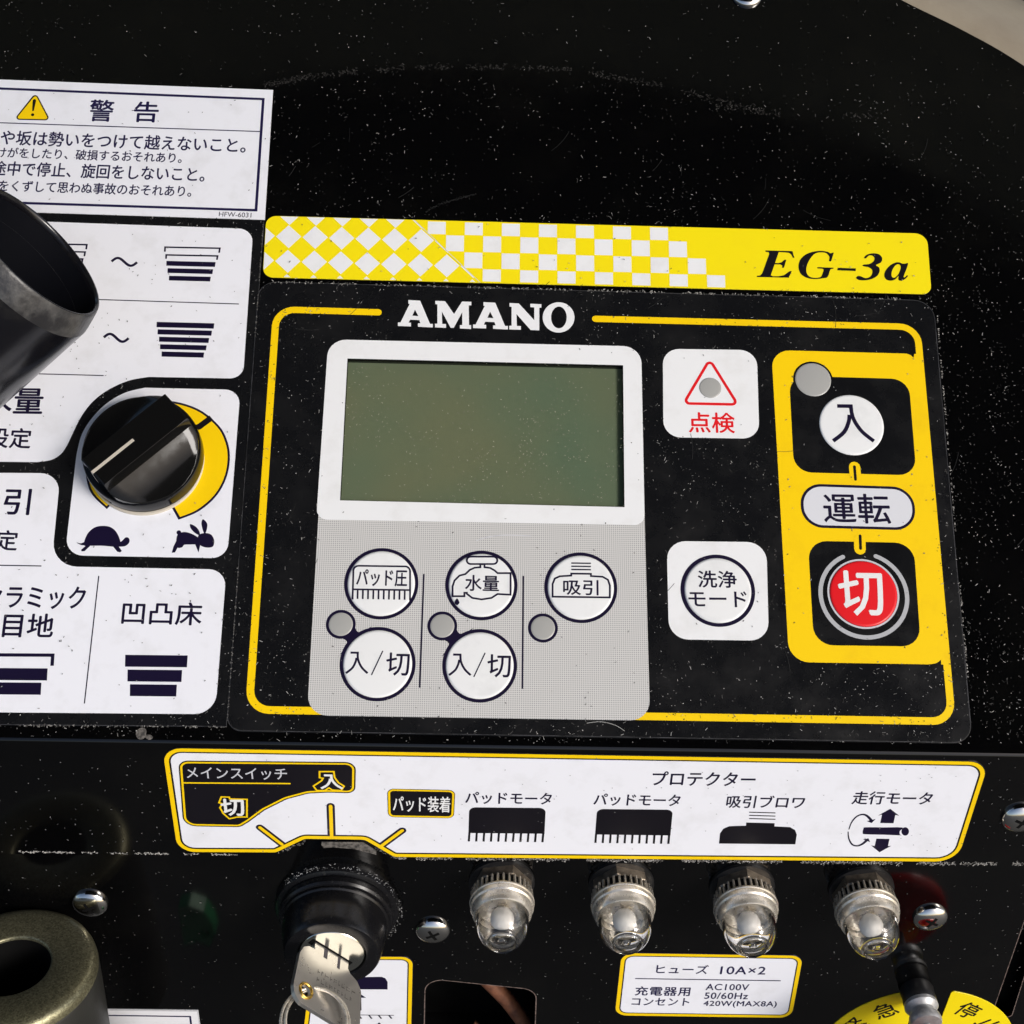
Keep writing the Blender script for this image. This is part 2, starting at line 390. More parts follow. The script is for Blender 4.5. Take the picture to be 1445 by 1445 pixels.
def copy_tree(o, M4):
    root = o.copy(); COL.objects.link(root); root.matrix_world = M4
    for ch in list(o.children):
        c = ch.copy(); COL.objects.link(c); c.parent = root
        for g in list(ch.children):
            d = g.copy(); COL.objects.link(d); d.parent = c
    return root
L = 0.14                                                 # height step between printed layers

# ================================================================== ground, added overhead sheets, machine body
g = mesh("ground", [Vector((x, y, -1.0)) for x, y in ((-60, -60), (60, -60), (60, 60), (-60, 60))], [(0, 1, 2, 3)], 'ground', None, kind="structure")

# dark sheet added out of view to darken reflections; its edge makes the arc
cc0 = (0.0036, -0.586, 0.966)
arcw = [(cc0[0] + cc0[2] * math.cos(a), cc0[1] + cc0[2] * math.sin(a)) for a in [math.radians(50.5 + i * 79 / 40) for i in range(41)]]
aw = arcw + [(-0.62, -0.55), (0.62, -0.55)]
aw = [(x, y) for x, y in aw]; n = len(aw)
V = [Vector((x, y, z)) for z in (0.90, 0.93) for x, y in aw]
awn = mesh("added_awning", V, [tuple(range(n))[::-1], tuple(range(n, 2 * n))] + [(i, (i + 1) % n, (i + 1) % n + n, i + n) for i in range(n)], 'added_canopy', None)
awn["kind"] = "structure"
V = [Vector((x, y, z)) for z in (1.9, 1.903) for x, y in ((-3, 0.1), (3.2, 0.1), (3.2, 5), (-3, 5))]  # pale overhead sheet added out of view to dim the reflected sky
rf = mesh("added_roof", V, [(3, 2, 1, 0), (4, 5, 6, 7), (0, 1, 5, 4), (1, 2, 6, 5), (2, 3, 7, 6), (3, 0, 4, 7)], 'added_roof', None); rf["kind"] = "structure"

# ================================================================== console housing
hous = thing("console_housing", "glossy black metal console housing that all labels, lamps and switches are mounted on", "console", Matrix.Translation(PA.o))
bendA = lambda px: PA.uv(px, 1050 + (px - 722) * 0.0125)
LCDQ = U(PA, (490.5, 507), (879, 516.5), (881, 716.5), (480, 707))
RB_ = 8.0                                               # bend radius
yb = YB0 + RB_ * math.tan(0.9343539 / 2)                 # tangent line of the bend on the top
outl = U(PA, (-420, 1045), (-420, -340), (900, -340)) + smooth_path(U(PA, (1040, -150), (1160, -62), (1272, 0), (1360, 43.5), (1445, 93), (1600, 205), (1760, 380), (1850, 640)), k=6) + [Vector((PA.uv(1850, 640)[0] + 60, yb))]
outl[0] = Vector((outl[1][0] - 40, yb))
slab("top_plate", PA, [ccw(outl), ccw(LCDQ)[::-1]], -8, 0, 'paint', hous, bev=1.5)
xl, xr = outl[0][0], outl[-1][0]
V, Fc = [], []
cA = Vector((yb, -RB_)); nseg = 10                       # rounded bend between top and front
for i in range(nseg + 1):
    a = 0.9343539 * i / nseg
    y, z = cA.x - RB_ * math.sin(a), cA.y + RB_ * math.cos(a)
    V += [PA.w(xl, y, z), PA.w(xr, y, z)]
for i in range(nseg): Fc.append((2 * i, 2 * i + 2, 2 * i + 3, 2 * i + 1))
mesh("bend_edge", V, Fc, 'paint', hous, smooth=True)
yt = -RB_ * math.tan(0.9343539 / 2)                      # front plate starts here (plane B units)
ed = lambda x: 1203 + x * 0.0118 + 2
notch = U(PB, (330, ed(330)), (392, ed(392) - 1), (432, 1184.5), (515, 1186), (558, 1210), (610, ed(610)))
fr = [Vector((xl, yt)), *[Vector(p) for p in ([PB.uv(-420, ed(-420))] + smooth_path(notch, k=6) + [PB.uv(1850, ed(1850))])], Vector((xr, yt))]
fr[1][0] = xl; fr[-2][0] = xr
slab("front_plate", PB, [ccw(fr)], -REC + 4, 0, 'paint', hous, bev=2.2)
hole = rpoly(U(PC, (600, 1380.5), (757, 1396.5), (752, 1545), (597, 1535)), [26, 26, 20, 20])
slot = rpoly(U(PC, (1466, 1240), (1489, 1240), (1427, 1436), (1399, 1433)), [6, 6, 8, 8])
low = [Vector((xl, PC.uv(0, 1150)[1])), Vector((xl, PC.uv(0, 2100)[1])), Vector((xr, PC.uv(0, 2100)[1])), Vector((xr, PC.uv(0, 1150)[1]))]
slab("lower_plate", PC, [ccw(low), ccw(hole)[::-1], ccw(slot)[::-1]], -8, 0, 'paint', hous, bev=0.8)
flat("hole_rim", PC, [stroke(hole, 1.6, closed=True)], 0.3, 'edge', hous)
flat("slot_rim", PC, [stroke(slot, 1.2, closed=True)], 0.3, 'edge', hous)
# worn patch of bare metal on the lip above the key switch
flat("worn_patch", PB, [[[Vector(p) for p in U(PB, (454, 1187.6), (512, 1188.2), (531, 1199.5), (531, 1206), (500, 1198), (470, 1195.5), (457, 1196.5), (453.5, 1192))]]], 0.3, 'wear', hous)
# side and back walls of the housing, and an inner box behind the openings
V, Fc = [], []
ol = [outl[-1]] + outl[:-1]
pts = outl
for p in pts: V += [PA.w(p[0], p[1], -8), PA.w(p[0], p[1], -8) + Vector((0, 0, -0.16))]
for i in range(len(pts) - 1): Fc.append((2 * i, 2 * i + 1, 2 * i + 3, 2 * i + 2))
mesh("side_wall", V, Fc, 'paint', hous)
x0, x1 = PC.uv(560, 1400)[0], PC.uv(800, 1400)[0]; y0, y1 = PC.uv(0, 1560)[1], PC.uv(0, 1360)[1]
V = [PC.w(x, y, z) for z in (-9, -190) for x, y in ((x0, y0), (x1, y0), (x1, y1), (x0, y1))]
mesh("inner_box", V, [(4, 5, 6, 7), (0, 1, 5, 4), (1, 2, 6, 5), (2, 3, 7, 6), (3, 0, 4, 7)], 'dark', hous)
V = [PC.w(x, y, -30) for x, y in ((PC.uv(1380, 0)[0], y0), (xr, y0), (xr, PC.uv(0, 1200)[1]), (PC.uv(1380, 0)[0], PC.uv(0, 1200)[1]))]
mesh("inner_wall", V, [(0, 1, 2, 3)], 'dark', hous)
p = [PC.w(*PC.uv(px, py, -h), -h) for px, py, h in ((652, 1520, 70), (660, 1475, 50), (672, 1446, 42), (690, 1470, 50), (735, 1490, 60))]
cb = thing("inner_cable", "brown insulated cable bunched inside the square opening left of the fuse label", "cable", Matrix.Translation(p[2]))
tube("sheath", p, 8, 'copper', cb)
q = [PC.w(*PC.uv(px, py, -60), -60) for px, py in ((640, 1330), (680, 1375), (715, 1410), (738, 1440), (748, 1475), (750, 1520))]
tube("sheath", q, 13, 'copper', cb, n=14)

# the pale machine body seen past the curved edge of the console
body = thing("machine_body", "beige moulded machine body showing past the curved top right edge of the console", "machine body", Matrix.Translation(PA.hit(1400, 20, -60)))
V, Fc = [], []
edgep = smooth_path(U(PA, (1040, -150), (1160, -62), (1272, 0), (1360, 43.5), (1445, 93), (1600, 205), (1760, 380)), k=4)
prof = [(-30, -60), (8, -42), (30, -36), (60, -40), (110, -62), (200, -120), (420, -330), (520, -700)]
for i, e in enumerate(edgep):
    d = (Vector(edgep[min(i + 1, len(edgep) - 1)]) - Vector(edgep[max(i - 1, 0)])).normalized(); nn = Vector((-d.y, d.x))
    if nn.y < 0: nn = -nn
    for o_, z in prof: V.append(PA.w(e[0] + nn.x * o_, e[1] + nn.y * o_, z))
kk = len(prof)
for i in range(len(edgep) - 1):
    for j in range(kk - 1): Fc.append((i * kk + j, i * kk + kk + j, i * kk + kk + j + 1, i * kk + j + 1))
mesh("shell", V, Fc, 'beige', body, smooth=True)

# ================================================================== warning label (top left)
WZ = Z(PA, 0, 100, 3.6125)
t = thing("warning_label", "white Japanese warning sticker with yellow warning triangle at top left of the console", "label", frame(PA, 200, 215))
slab("sheet", PA, [ccw(U(PA, (-90, 109.5), (385.3, 127.7), (373.7, 310.4), (-90, 295.5)))], 0, 1.4, 'white', t, bev=0.3)
z = 1.4 + L
flat("border", PA, [stroke(U(PA, (-80, 122.5), (371.7, 140.7), (361.5, 297.4), (-80, 283.7)), 4.2, closed=True)], z, 'ink2', t)
flat("rule", PA, [stroke(U(PA, (-78, 171.4), (367, 186.4)), 1.8, caps=False)], z, 'ink2', t)
tr = flat("warning_triangle", PA, [[rpoly(WZ((183, 112), (72, 252), (259, 256)), 5)]], z, 'black', t)
flat("yellow_field", PA, [[rpoly(WZ((183, 125), (84, 247), (248, 250)), 3)]], z + L, 'yellow', tr)
flat("exclamation_mark", PA, [stroke(WZ((177, 155), (170, 205)), 5.2, w2=2.6), [circ(WZ((168, 227))[0], 2.5, 16)]], z + 2 * L, 'black', tr)
for s_, bl, br, h in (("警", (125, 171.4), (158.5, 172.4), 30), ("告", (188.2, 172.6), (222.3, 173.4), 28.5),
                      ("段差や坂は勢いをつけて越えないこと。", (-46, 203.2), (346, 216.5), 20.5),
                      ("けがをしたり、破損するおそれあり。", (-5, 222.7), (256, 231.0), 14.5),
                      ("途中で停止、旋回をしないこと。", (-12, 247.6), (288, 257.3), 20),
                      ("バランスをくずして思わぬ事故のおそれあり。", (-70, 268.2), (269.5, 278.6), 15.5)):
    text(s_, PA, bl, br, h, z, 'ink2', t)
text("HFW-6031", PA, (308.9, 306), (354.6, 307.7), 6.6, z, 'ink', t)

# ================================================================== dial sheet (left)
t = thing("dial_label_sheet", "black and white settings label sheet around the rotary knob on the left", "label", frame(PA, 200, 700))
slab("sheet", PA, [ccw(U(PA, (-90, 296.5), (373.0, 311.4), (320, 1026), (-90, 1022.5)))], 0, 1.6, 'film', t, bev=0.4)
z = 1.6 + L
K = Z(PA, 0, 480, 3.6125)
c1 = rpoly(U(PA, (-80, 308.5), (357.5, 323.5)), 0)
A_ = U(PA, (-80, 308.5)); TR = fillet(PA.uv(0, 311), PA.uv(357.5, 324), PA.uv(343.5, 535), 22)
BR = fillet(PA.uv(356, 345), PA.uv(343.2, 535), PA.uv(200, 532.2), 19)
arc = smooth_path(K((760, 190), (660, 208), (560, 252), (480, 310), (420, 385), (376, 470), (345, 535), (312, 583), (262, 613), (190, 624)), k=4)
flat("lit_film_edge", PA, [stroke(U(PA, (372.6, 313), (319.6, 1025.4), (-80, 1022)), 0.9, caps=False)], z, 'cut', t)  # pale cut edge of the sheet, its highlight painted in
flat("setting_cell", PA, [[ [*A_, *TR, *BR, *arc, PA.uv(-80, 651.5)] ]], z, 'white', t)
inner = smooth_path(K((385, 640), (395, 570), (420, 480), (470, 400), (545, 325), (640, 270), (740, 245)), k=5) + fillet(PA.uv(204, 547.6), PA.uv(339.5, 550.8), PA.uv(322, 789), 22) + fillet(PA.uv(339, 560), PA.uv(321, 788.5), PA.uv(100, 784), 22) + fillet(PA.uv(320, 788.3), PA.uv(92, 784.2), PA.uv(106.6, 657), 25)
flat("knob_cell", PA, [[inner]], z, 'white', t)
low_ = [PA.uv(-80, 667.3)] + fillet(PA.uv(-80, 667.3), PA.uv(86, 668.4), PA.uv(76, 765), 28) + fillet(PA.uv(86, 668), PA.uv(72.8, 799.5), PA.uv(290, 803.5), 36) + fillet(PA.uv(100, 800), PA.uv(319.8, 804.2), PA.uv(304, 1008), 24) + fillet(PA.uv(320, 804), PA.uv(304, 1008.2), PA.uv(0, 1005.6), 28) + [PA.uv(-80, 1004.9)]
flat("setting_cell", PA, [[low_]], z, 'white', t)
z2 = z + L
for p in (((60, 421), (337.4, 429.8)), ((-70, 525), (146.7, 530.7)), ((-70, 797), (59, 799.2)), ((139.8, 813.2), (119.6, 993.1))): flat("rule", PA, [stroke(U(PA, *p), 1.6, caps=False)], z2, 'ink', t)
def tilde(cx, cy, wd):
    pts = [(cx + wd * (i / 12 - .5), cy - 5.2 * math.sin(2 * math.pi * i / 12) * (1 if 1 else 0) + (i / 12 - .5) * 1.0) for i in range(13)]
    return stroke(smooth_path(U(PA, *pts), k=3), 4.0, caps=False)
for p in ((175.8, 370.4, 36), (164.4, 477.5, 35)): flat("range_mark", PA, [tilde(*p)], z2, 'ink', t)
def bar(xl_, xr_, yt_, yb_, sl=0.025):
    return [U(PA, (xl_, yt_), (xr_, yt_ + (xr_ - xl_) * sl), (xr_ - 1.0, yb_ + (xr_ - xl_) * sl), (xl_ - 0.3, yb_))]
def brk(xl_, xr_, yt_, yb_, wd, sl=0.02):
    return stroke(U(PA, (xl_ + 1, yb_), (xl_ + 1.3, yt_ + 1), (xr_ - 1, yt_ + 1 + (xr_ - xl_) * sl), (xr_ - 2, yb_ + (xr_ - xl_) * sl)), wd, caps=False)
flat("level_icon", PA, [brk(232, 311.5, 348.6, 356, 2.6), brk(233.6, 308.3, 359.6, 366, 2.6), bar(235.3, 304.6, 369, 375.8), bar(237, 301, 379.3, 386), bar(239, 297.8, 390, 396.6)], z2, 'ink', t)
flat("level_icon", PA, [brk(44, 124, 343.6, 351, 2.6), brk(46, 121.5, 354, 361, 2.6), brk(48, 118, 364, 371, 2.6)], z2, 'ink', t)
flat("level_icon", PA, [bar(a, b, c, d) for a, b, c, d in ((221.5, 302.8, 455, 462.5), (223, 299.5, 465.5, 472.6), (225, 295.5, 476, 483), (226.4, 292, 486.6, 493.5), (228.7, 288.4, 496.8, 504))], z2, 'ink', t)
flat("level_icon", PA, [brk(-20, 76, 923.5, 939.5, 4.6, 0.005), bar(-14, 67.8, 943, 960, 0.008), bar(-8, 59, 963.3, 980.3, 0.008)], z2, 'ink', t)
flat("level_icon", PA, [bar(177.2, 265.2, 924.5, 941.2, 0.01), bar(180.5, 257.4, 945.3, 962, 0.01), bar(184, 250, 966, 982.6, 0.01)], z2, 'ink', t)
for s_, bl, br, h in (("水量", (-26, 584.2), (59, 585.3), 37), ("設定", (-19, 632), (42.5, 633.5), 28), ("吸引", (-44, 725.5), (41, 727), 36),
                      ("設定", (-38, 776), (23.5, 777.5), 28), ("セラミック", (-24, 858.3), (119, 860.3), 31.5), ("目地", (3.3, 899), (74, 900), 33), ("凹凸床", (171.6, 880.8), (283.7, 882.8), 31.5)):
    text(s_, PA, bl, br, h, z2, 'ink', t)
KN = Z(PA, 80, 530, 5.558)
kc = PA.uv(212, 648); kk_ = PA.k(212, 648)
prof_a = [(-124.5, 93.5), (-149, 94), (180, 90), (150, 86), (107, 84.8), (79, 91.6), (52, 99), (29.5, 105.5), (2, 113), (-30, 113), (-62, 102.5)]
seq = [(a if a > 0 else a, r) for a, r in prof_a]
seq = [(235.5, 93.5), (211, 94), (180, 90), (150, 86.5), (107, 84.8), (79, 91.6), (52, 99.5), (29.5, 107.5), (14, 111.5), (0, 113), (-15, 113.2), (-30, 111.7), (-46, 107.8), (-62, 102.5)]
outer = smooth_path([kc + Vector((math.cos(math.radians(a)), math.sin(math.radians(a)))) * r * kk_ for a, r in seq], k=5)
inn = [kc + Vector((math.cos(math.radians(a)), math.sin(math.radians(a)))) * 66 * kk_ for a in range(-64, 237, 6)]
dl = flat("speed_scale", PA, [[outer + inn]], z2, 'ink', t)
outer2 = smooth_path([kc + Vector((math.cos(math.radians(a)), math.sin(math.radians(a)))) * (r - 3.2) * kk_ for a, r in [(233.6, 93.5)] + seq[1:-1] + [(-60.0, 103)]], k=5)
inn2 = [kc + Vector((math.cos(math.radians(a)), math.sin(math.radians(a)))) * 67 * kk_ for a in range(-61, 234, 6)]
flat("yellow_field", PA, [[outer2 + inn2]], z2 + L, 'yellow', dl)
flat("scale_mark", PA, [stroke(KN((1000, 470), (1060, 425), (1120, 405), (1215, 335)), 9, caps=False)], z2 + 2 * L, 'black', dl)
TT = [[smooth_path(KN((218, 1335), (225, 1285), (255, 1230), (305, 1192), (365, 1182), (425, 1192), (470, 1230), (498, 1290), (502, 1330), (460, 1345), (360, 1338), (260, 1338)), True, 4)],
      [smooth_path(KN((490, 1318), (520, 1295), (540, 1274), (562, 1274), (574, 1292), (568, 1318), (540, 1340), (500, 1345), (470, 1340)), True, 4)],
      [KN((440, 1338), (478, 1385), (500, 1389), (514, 1379), (485, 1338))], [KN((238, 1332), (194, 1370), (198, 1382), (222, 1380), (268, 1336))],
      [smooth_path(KN((158, 1311), (190, 1319), (232, 1306), (236, 1330), (205, 1334), (180, 1326)), True, 4)]]
flat("turtle_icon", PA, TT, z2, 'ink', t, step=0.012)
RT = [[smooth_path(KN((1150, 1130), (1137, 1160), (1145, 1205), (1162, 1245), (1178, 1215), (1182, 1165)), True, 4)],
      [smooth_path(KN((1050, 1168), (1052, 1198), (1080, 1232), (1120, 1255), (1122, 1228), (1095, 1190)), True, 4)],
      [smooth_path(KN((1112, 1300), (1115, 1255), (1165, 1238), (1215, 1252), (1238, 1300), (1225, 1345), (1175, 1352), (1130, 1335)), True, 4)],
      [smooth_path(KN((952, 1250), (1000, 1230), (1060, 1244), (1125, 1285), (1122, 1322), (1060, 1328), (1005, 1330), (985, 1350), (950, 1352), (940, 1300)), True, 4)],
      [circ(KN((960, 1234))[0], 3.2, 14)], [KN((940, 1300), (918, 1345), (905, 1393), (930, 1390), (955, 1345), (970, 1320))], [KN((1085, 1318), (1114, 1391), (1130, 1325))]]
flat("rabbit_icon", PA, RT, z2, 'ink', t, step=0.012)

# ================================================================== rotary knob
kc2 = PA.uv(207, 648)
KM = Matrix.Translation(PA.w(kc2.x, kc2.y, 1.7)) @ PA.M.to_4x4()
kn = thing("rotary_knob", "black rotary speed knob with white pointer line above turtle and rabbit marks", "knob", KM)
lathe("collar", KM @ Matrix.Translation(Vector((1, -4.5, 0)) * S), [(70, 0), (80.5, 0), (81, 2), (79.5, 5), (70, 5)], 'cream', kn, n=64)
d_ = (PA.uv(225.7, 559.7) - PA.uv(114, 645)); ka = math.atan2(d_.y, d_.x) + math.radians(1)
R_ = 81.0; rows = []
sv = [-80.5, -79, -75, -69, -62, -54, -46, -38, -31, -27.5, -25.6, -25, 25, 25.6, 27.5, 31, 38, 46, 54, 62, 69, 75, 79, 80.5]
for s_ in sv:
    a = abs(s_)
    h = 76 if a <= 25 else 72 if a < 26 else 34 + 23 * ((80.5 - a) / 54.5) ** 1.6
    Lh = math.sqrt(max(1, R_ * R_ - s_ * s_)); rows.append((s_, min(Lh, 73.0), h))
V, Fc = [], []; NL = 10
for s_, Lh, h in rows:
    c, sn = math.cos(ka), math.sin(ka)
    def P3(x, y, zz): return KM @ Vector(((x * c - y * sn) * S, (x * sn + y * c) * S, zz * S))
    V.append(P3(-Lh, s_, 6)); V.append(P3(-Lh * 0.99, s_ * 0.99, h - 1.2))
    for i in range(NL + 1): V.append(P3((-Lh + 1.5) * (1 - 2 * i / NL) * 0.985, s_ * 0.985, h))
    V.append(P3(Lh * 0.99, s_ * 0.99, h - 1.2)); V.append(P3(Lh, s_, 6))
rw = NL + 5
for i in range(len(rows) - 1):
    for j in range(rw - 1): Fc.append((i * rw + j, i * rw + j + 1, (i + 1) * rw + j + 1, (i + 1) * rw + j))
Fc.append(tuple(range(rw))[::-1]); Fc.append(tuple(range((len(rows) - 1) * rw, len(rows) * rw)))
kb = mesh("grip", V, [f[::-1] for f in Fc], 'knob', kn, smooth=28)
bv = kb.modifiers.new("edge", 'BEVEL'); bv.width = 1.3 * S; bv.segments = 2; bv.limit_method = 'ANGLE'; bv.angle_limit = math.radians(32)
lathe("skirt", KM, [(78, 5.5), (82, 6), (82.5, 30), (81.5, 33), (79, 34)], 'knob', kn, n=72)
def K3(x, y, zz): return KM @ Vector(((x * math.cos(ka) - y * math.sin(ka)) * S, (x * math.sin(ka) + y * math.cos(ka)) * S, zz * S))
x0 = -72.8
V = [K3(x, y, 76.5) for x, y in ((x0, -2.3), (x0, 2.3), (-2, 2.3), (-2, -2.3))] + [K3(x0 - .9, -2.3, 72), K3(x0 - .9, 2.3, 72), K3(x0 - .9, -2.3, 40), K3(x0 - .9, 2.3, 40)]
mesh("pointer_line", V, [(0, 3, 2, 1), (4, 0, 1, 5), (6, 4, 5, 7)], 'cream', kn)

# ================================================================== yellow model band
t = thing("model_name_label", "yellow and white chequered label reading EG-3a across the console", "label", frame(PA, 840, 360))
bq = [(376, 305.2), (1307.5, 330.4), (1314, 415.4), (371, 391.3)]
slab("sheet", PA, [rpoly(U(PA, *bq), [15, 18, 14, 15])], 0, 1.4, 'lemon', t, bev=0.3)
z = 1.4 + L
B1 = Z(PA, 360, 290, 4.817)
def clip(poly, a, b):                                    # keep the left side of a->b
    out = []; s_ = lambda p: (b.x - a.x) * (p.y - a.y) - (b.y - a.y) * (p.x - a.x)
    for i in range(len(poly)):
        p, q = poly[i], poly[(i + 1) % len(poly)]; sp_, sq = s_(p), s_(q)
        if sp_ >= 0: out.append(p)
        if (sp_ >= 0) != (sq >= 0): out.append(p + (q - p) * (sp_ / (sp_ - sq)))
    return out
bqi = rpoly(U(PA, *bq), [15, 18, 14, 15], inset=0.35, seg=5)
dga, dgb = PA.uv(677.5, 399.5), PA.uv(585, 311.5)
wsq = []
for row, y in enumerate((55, 213, 380, 545)):
    for k in range(-1, 8):
        cx = 55 + 180 * (k + 1) - (row * 6); cy = y + (cx - 235) * 0.0285 + 2
        q = B1((cx, cy - 77), (cx + 86, cy), (cx, cy + 79), (cx - 86, cy)); q = ccw(q)
        for i in range(len(bqi)): q = clip(q, bqi[i], bqi[(i + 1) % len(bqi)]) if q else q
        if q: q = clip(q, dga, dgb)
        if len(q) >= 3: wsq.append([q])
tv = (0.012, 0.232, 0.505, 0.775, 0.988)
def bp(xp, tt):                                          # a point of the band: x along the top edge, share of its height
    s_ = (xp - bq[0][0]) / (bq[1][0] - bq[0][0])
    tx = bq[0][0] + s_ * (bq[1][0] - bq[0][0]), bq[0][1] + s_ * (bq[1][1] - bq[0][1])
    bx = bq[3][0] + s_ * (bq[2][0] - bq[3][0]), bq[3][1] + s_ * (bq[2][1] - bq[3][1])
    return PA.uv(tx[0] + (bx[0] - tx[0]) * tt, tx[1] + (bx[1] - tx[1]) * tt)
for r in range(4):
    for c in range(r, 13 + r, 2):
        xa = 603.3 + 26.08 * c + 0.7; xb = xa + 25.2
        wsq.append([[bp(xa, tv[r] + .008), bp(xb, tv[r] + .008), bp(xb, tv[r + 1] - .006), bp(xa, tv[r + 1] - .006)]])
flat("chequer", PA, wsq, z, 'whitem', t, step=0)
flat("seam_line", PA, [stroke([dga, dgb], 0.9, caps=False)], z + L, 'pale', t)
EZ = Z(PA, 1040, 320, 4.983)
eg = [[EZ((198, 170), (388, 175), (402, 222), (392, 222), (380, 198), (365, 187), (335, 184), (292, 182), (266, 259), (290, 259), (312, 254), (335, 234), (345, 237), (328, 292), (315, 292), (318, 277), (305, 269), (263, 268), (236, 344), (250, 352), (290, 352), (330, 344), (370, 315), (384, 315), (362, 362), (137, 357), (140, 349), (162, 346), (176, 332), (226, 194), (222, 183), (200, 180))],
      [smooth_path(EZ((678, 187), (670, 215), (660, 245), (646, 243), (648, 215), (625, 189), (590, 184), (548, 192), (512, 230), (489, 280), (487, 325), (508, 354), (545, 363), (578, 360), (594, 348), (607, 308), (598, 299), (566, 297), (567, 288), (620, 290), (675, 292), (673, 299), (654, 306), (636, 356), (600, 366), (540, 372), (485, 361), (446, 333), (431, 288), (442, 238), (480, 200), (530, 180), (590, 173), (635, 180), (655, 190), (670, 186)), True, 3)],
      [EZ((707, 292), (835, 297), (832, 315), (704, 310))],
      [smooth_path(EZ((891, 222), (912, 200), (955, 190), (998, 198), (1019, 225), (1010, 255), (975, 273), (997, 290), (1000, 320), (980, 352), (940, 373), (890, 381), (850, 376), (836, 362), (850, 349), (872, 353), (897, 364), (925, 360), (946, 340), (949, 308), (925, 289), (885, 281), (887, 270), (927, 266), (957, 248), (965, 224), (950, 207), (925, 207), (905, 225)), True, 3)],
      [smooth_path(EZ((1158, 262), (1180, 263), (1201, 260), (1190, 300), (1172, 345), (1171, 359), (1180, 358), (1194, 345), (1199, 352), (1170, 378), (1145, 383), (1132, 372), (1134, 348), (1108, 375), (1075, 383), (1045, 372), (1033, 345), (1045, 308), (1078, 273), (1115, 255), (1142, 254)), True, 3),
       smooth_path(EZ((1130, 267), (1147, 276), (1148, 300), (1133, 337), (1110, 360), (1092, 360), (1084, 342), (1090, 308), (1110, 278)), True, 3)[::-1]]]
flat("lettering", PA, eg, z + L, 'black', t, step=0)

# ================================================================== operating panel (membrane)
T0 = 2.4
t = thing("control_panel", "black membrane operating panel with green display, AMANO lettering and round push buttons", "control panel", frame(PA, 840, 730))
po = rpoly(U(PA, (365.5, 398), (1316.5, 425), (1371.5, 1049), (319.5, 1031.5)), [26, 30, 26, 20])
slab("sheet", PA, [po, ccw(LCDQ)[::-1]], 0, T0, 'film', t, bev=0.7)
z1, z2, z3, z4, z5 = (T0 + L * i for i in range(1, 6))
flat("frame_line", PA, [stroke(U(PA, (534, 441.8), (390.5, 437.6), (351.8, 1002), (1342.6, 1018.5), (1293.5, 462.5), (840, 451)), 10.3, rad=27)], z1, 'yellow', t)
AZ = Z(PA, 540, 410, 4.817)
Aout = [(175, 70), (255, 74), (322, 232), (341, 232), (341, 256), (240, 251), (240, 228), (257, 228), (250, 206), (187, 203), (177, 224), (193, 224), (193, 249), (104, 246), (104, 222), (122, 222), (184, 96), (175, 95)]
Ahole = [(220, 135), (243, 179), (202, 176)]
am = [[AZ(*Aout), AZ(*Ahole)[::-1]], [AZ(*[(x + 510, y + 14) for x, y in Aout]), AZ(*[(x + 510, y + 14) for x, y in Ahole])[::-1]],
      [AZ((358, 75), (425, 78), (485, 165), (540, 80), (602, 82), (602, 106), (585, 106), (587, 240), (601, 240), (601, 267), (525, 263), (525, 240), (541, 240), (541, 152), (483, 259), (462, 258), (402, 147), (405, 232), (431, 233), (431, 259), (356, 255), (356, 231), (372, 230), (372, 99), (358, 98))],
      [AZ((862, 90), (925, 93), (1030, 207), (1030, 120), (1003, 118), (1003, 95), (1078, 98), (1078, 122), (1064, 122), (1064, 276), (1005, 273), (909, 165), (912, 246), (939, 247), (939, 272), (860, 269), (860, 245), (876, 244), (876, 116), (862, 115))],
      [[AZ((1195 + 108 * math.cos(a), 188 + 103 * math.sin(a)))[0] for a in [i * math.pi / 24 for i in range(48)]], [AZ((1197 + 53 * math.cos(a), 188 + 74 * math.sin(a)))[0] for a in [i * math.pi / 24 for i in range(48)]][::-1]]]
flat("lettering", PA, am, z1, 'whitem', t, step=0)
# display
fo = rpoly(U(PA, (463.5, 480), (904.5, 490), (909.5, 742), (446.5, 734)), [27, 27, 15, 15])
bz = flat("display_bezel", PA, [[ccw(fo), ccw(LCDQ)[::-1]]], z3, 'whitem', t)
Vv = []; LQ = ccw(LCDQ)
for p in LQ: Vv += [PA.w(p.x, p.y, T0 - 0.2), PA.w(p.x, p.y, -9)]
mesh("window_edge", Vv, [(2 * i, 2 * ((i + 1) % 4), 2 * ((i + 1) % 4) + 1, 2 * i + 1) for i in range(4)], 'wall', bz)
scn = flat("display_screen", PA, [[rpoly(U(PA, (470, 500), (890, 508), (892, 726), (465, 716)), 0)]], -8.6, 'lcd', t)
flat("window_film", PA, [[ccw(LCDQ)]], T0 + 0.05, 'pane', t)
# halftone keypad field
hf = flat("keypad_field", PA, [[ccw(rpoly(U(PA, (450.5, 712), (909, 720), (917, 1017.5), (433.5, 1010)), [1, 1, 27, 27]))]], z2, 'half', t)
QZ = Z(PA, 420, 700, 2.89)
for p in (((598.2, 810.7), (592.3, 971)), ((738.3, 813.5), (737, 972.7))): flat("divider_line", PA, [stroke(U(PA, *p), 2.3, caps=False)], z3, 'ink', t)
def button(cx, cy, r, face='bwhite', line='ink', lw=4.0, rise=1.5, zb=None, label=None):
    zb = z3 if zb is None else zb
    c = PA.uv(cx, cy); k = PA.k(cx, cy); r *= k
    Mb = Matrix.Translation(PA.w(c.x, c.y, 0)) @ PA.M.to_4x4()
    b = lathe("button", Mb, [(r - lw - 1, zb), (r - lw - 1.2, zb + rise * .5), (r - lw - 3.2, zb + rise * .92), (r - lw - 5, zb + rise), (0.02, zb + rise)], face, t, n=64, smooth=60, label=label)
    if line: flat("outline_ring", PA, [[circ(c, r, 72), circ(c, r - lw - 0.6, 72)[::-1]]], zb, line, b)
    return b, zb + rise + L
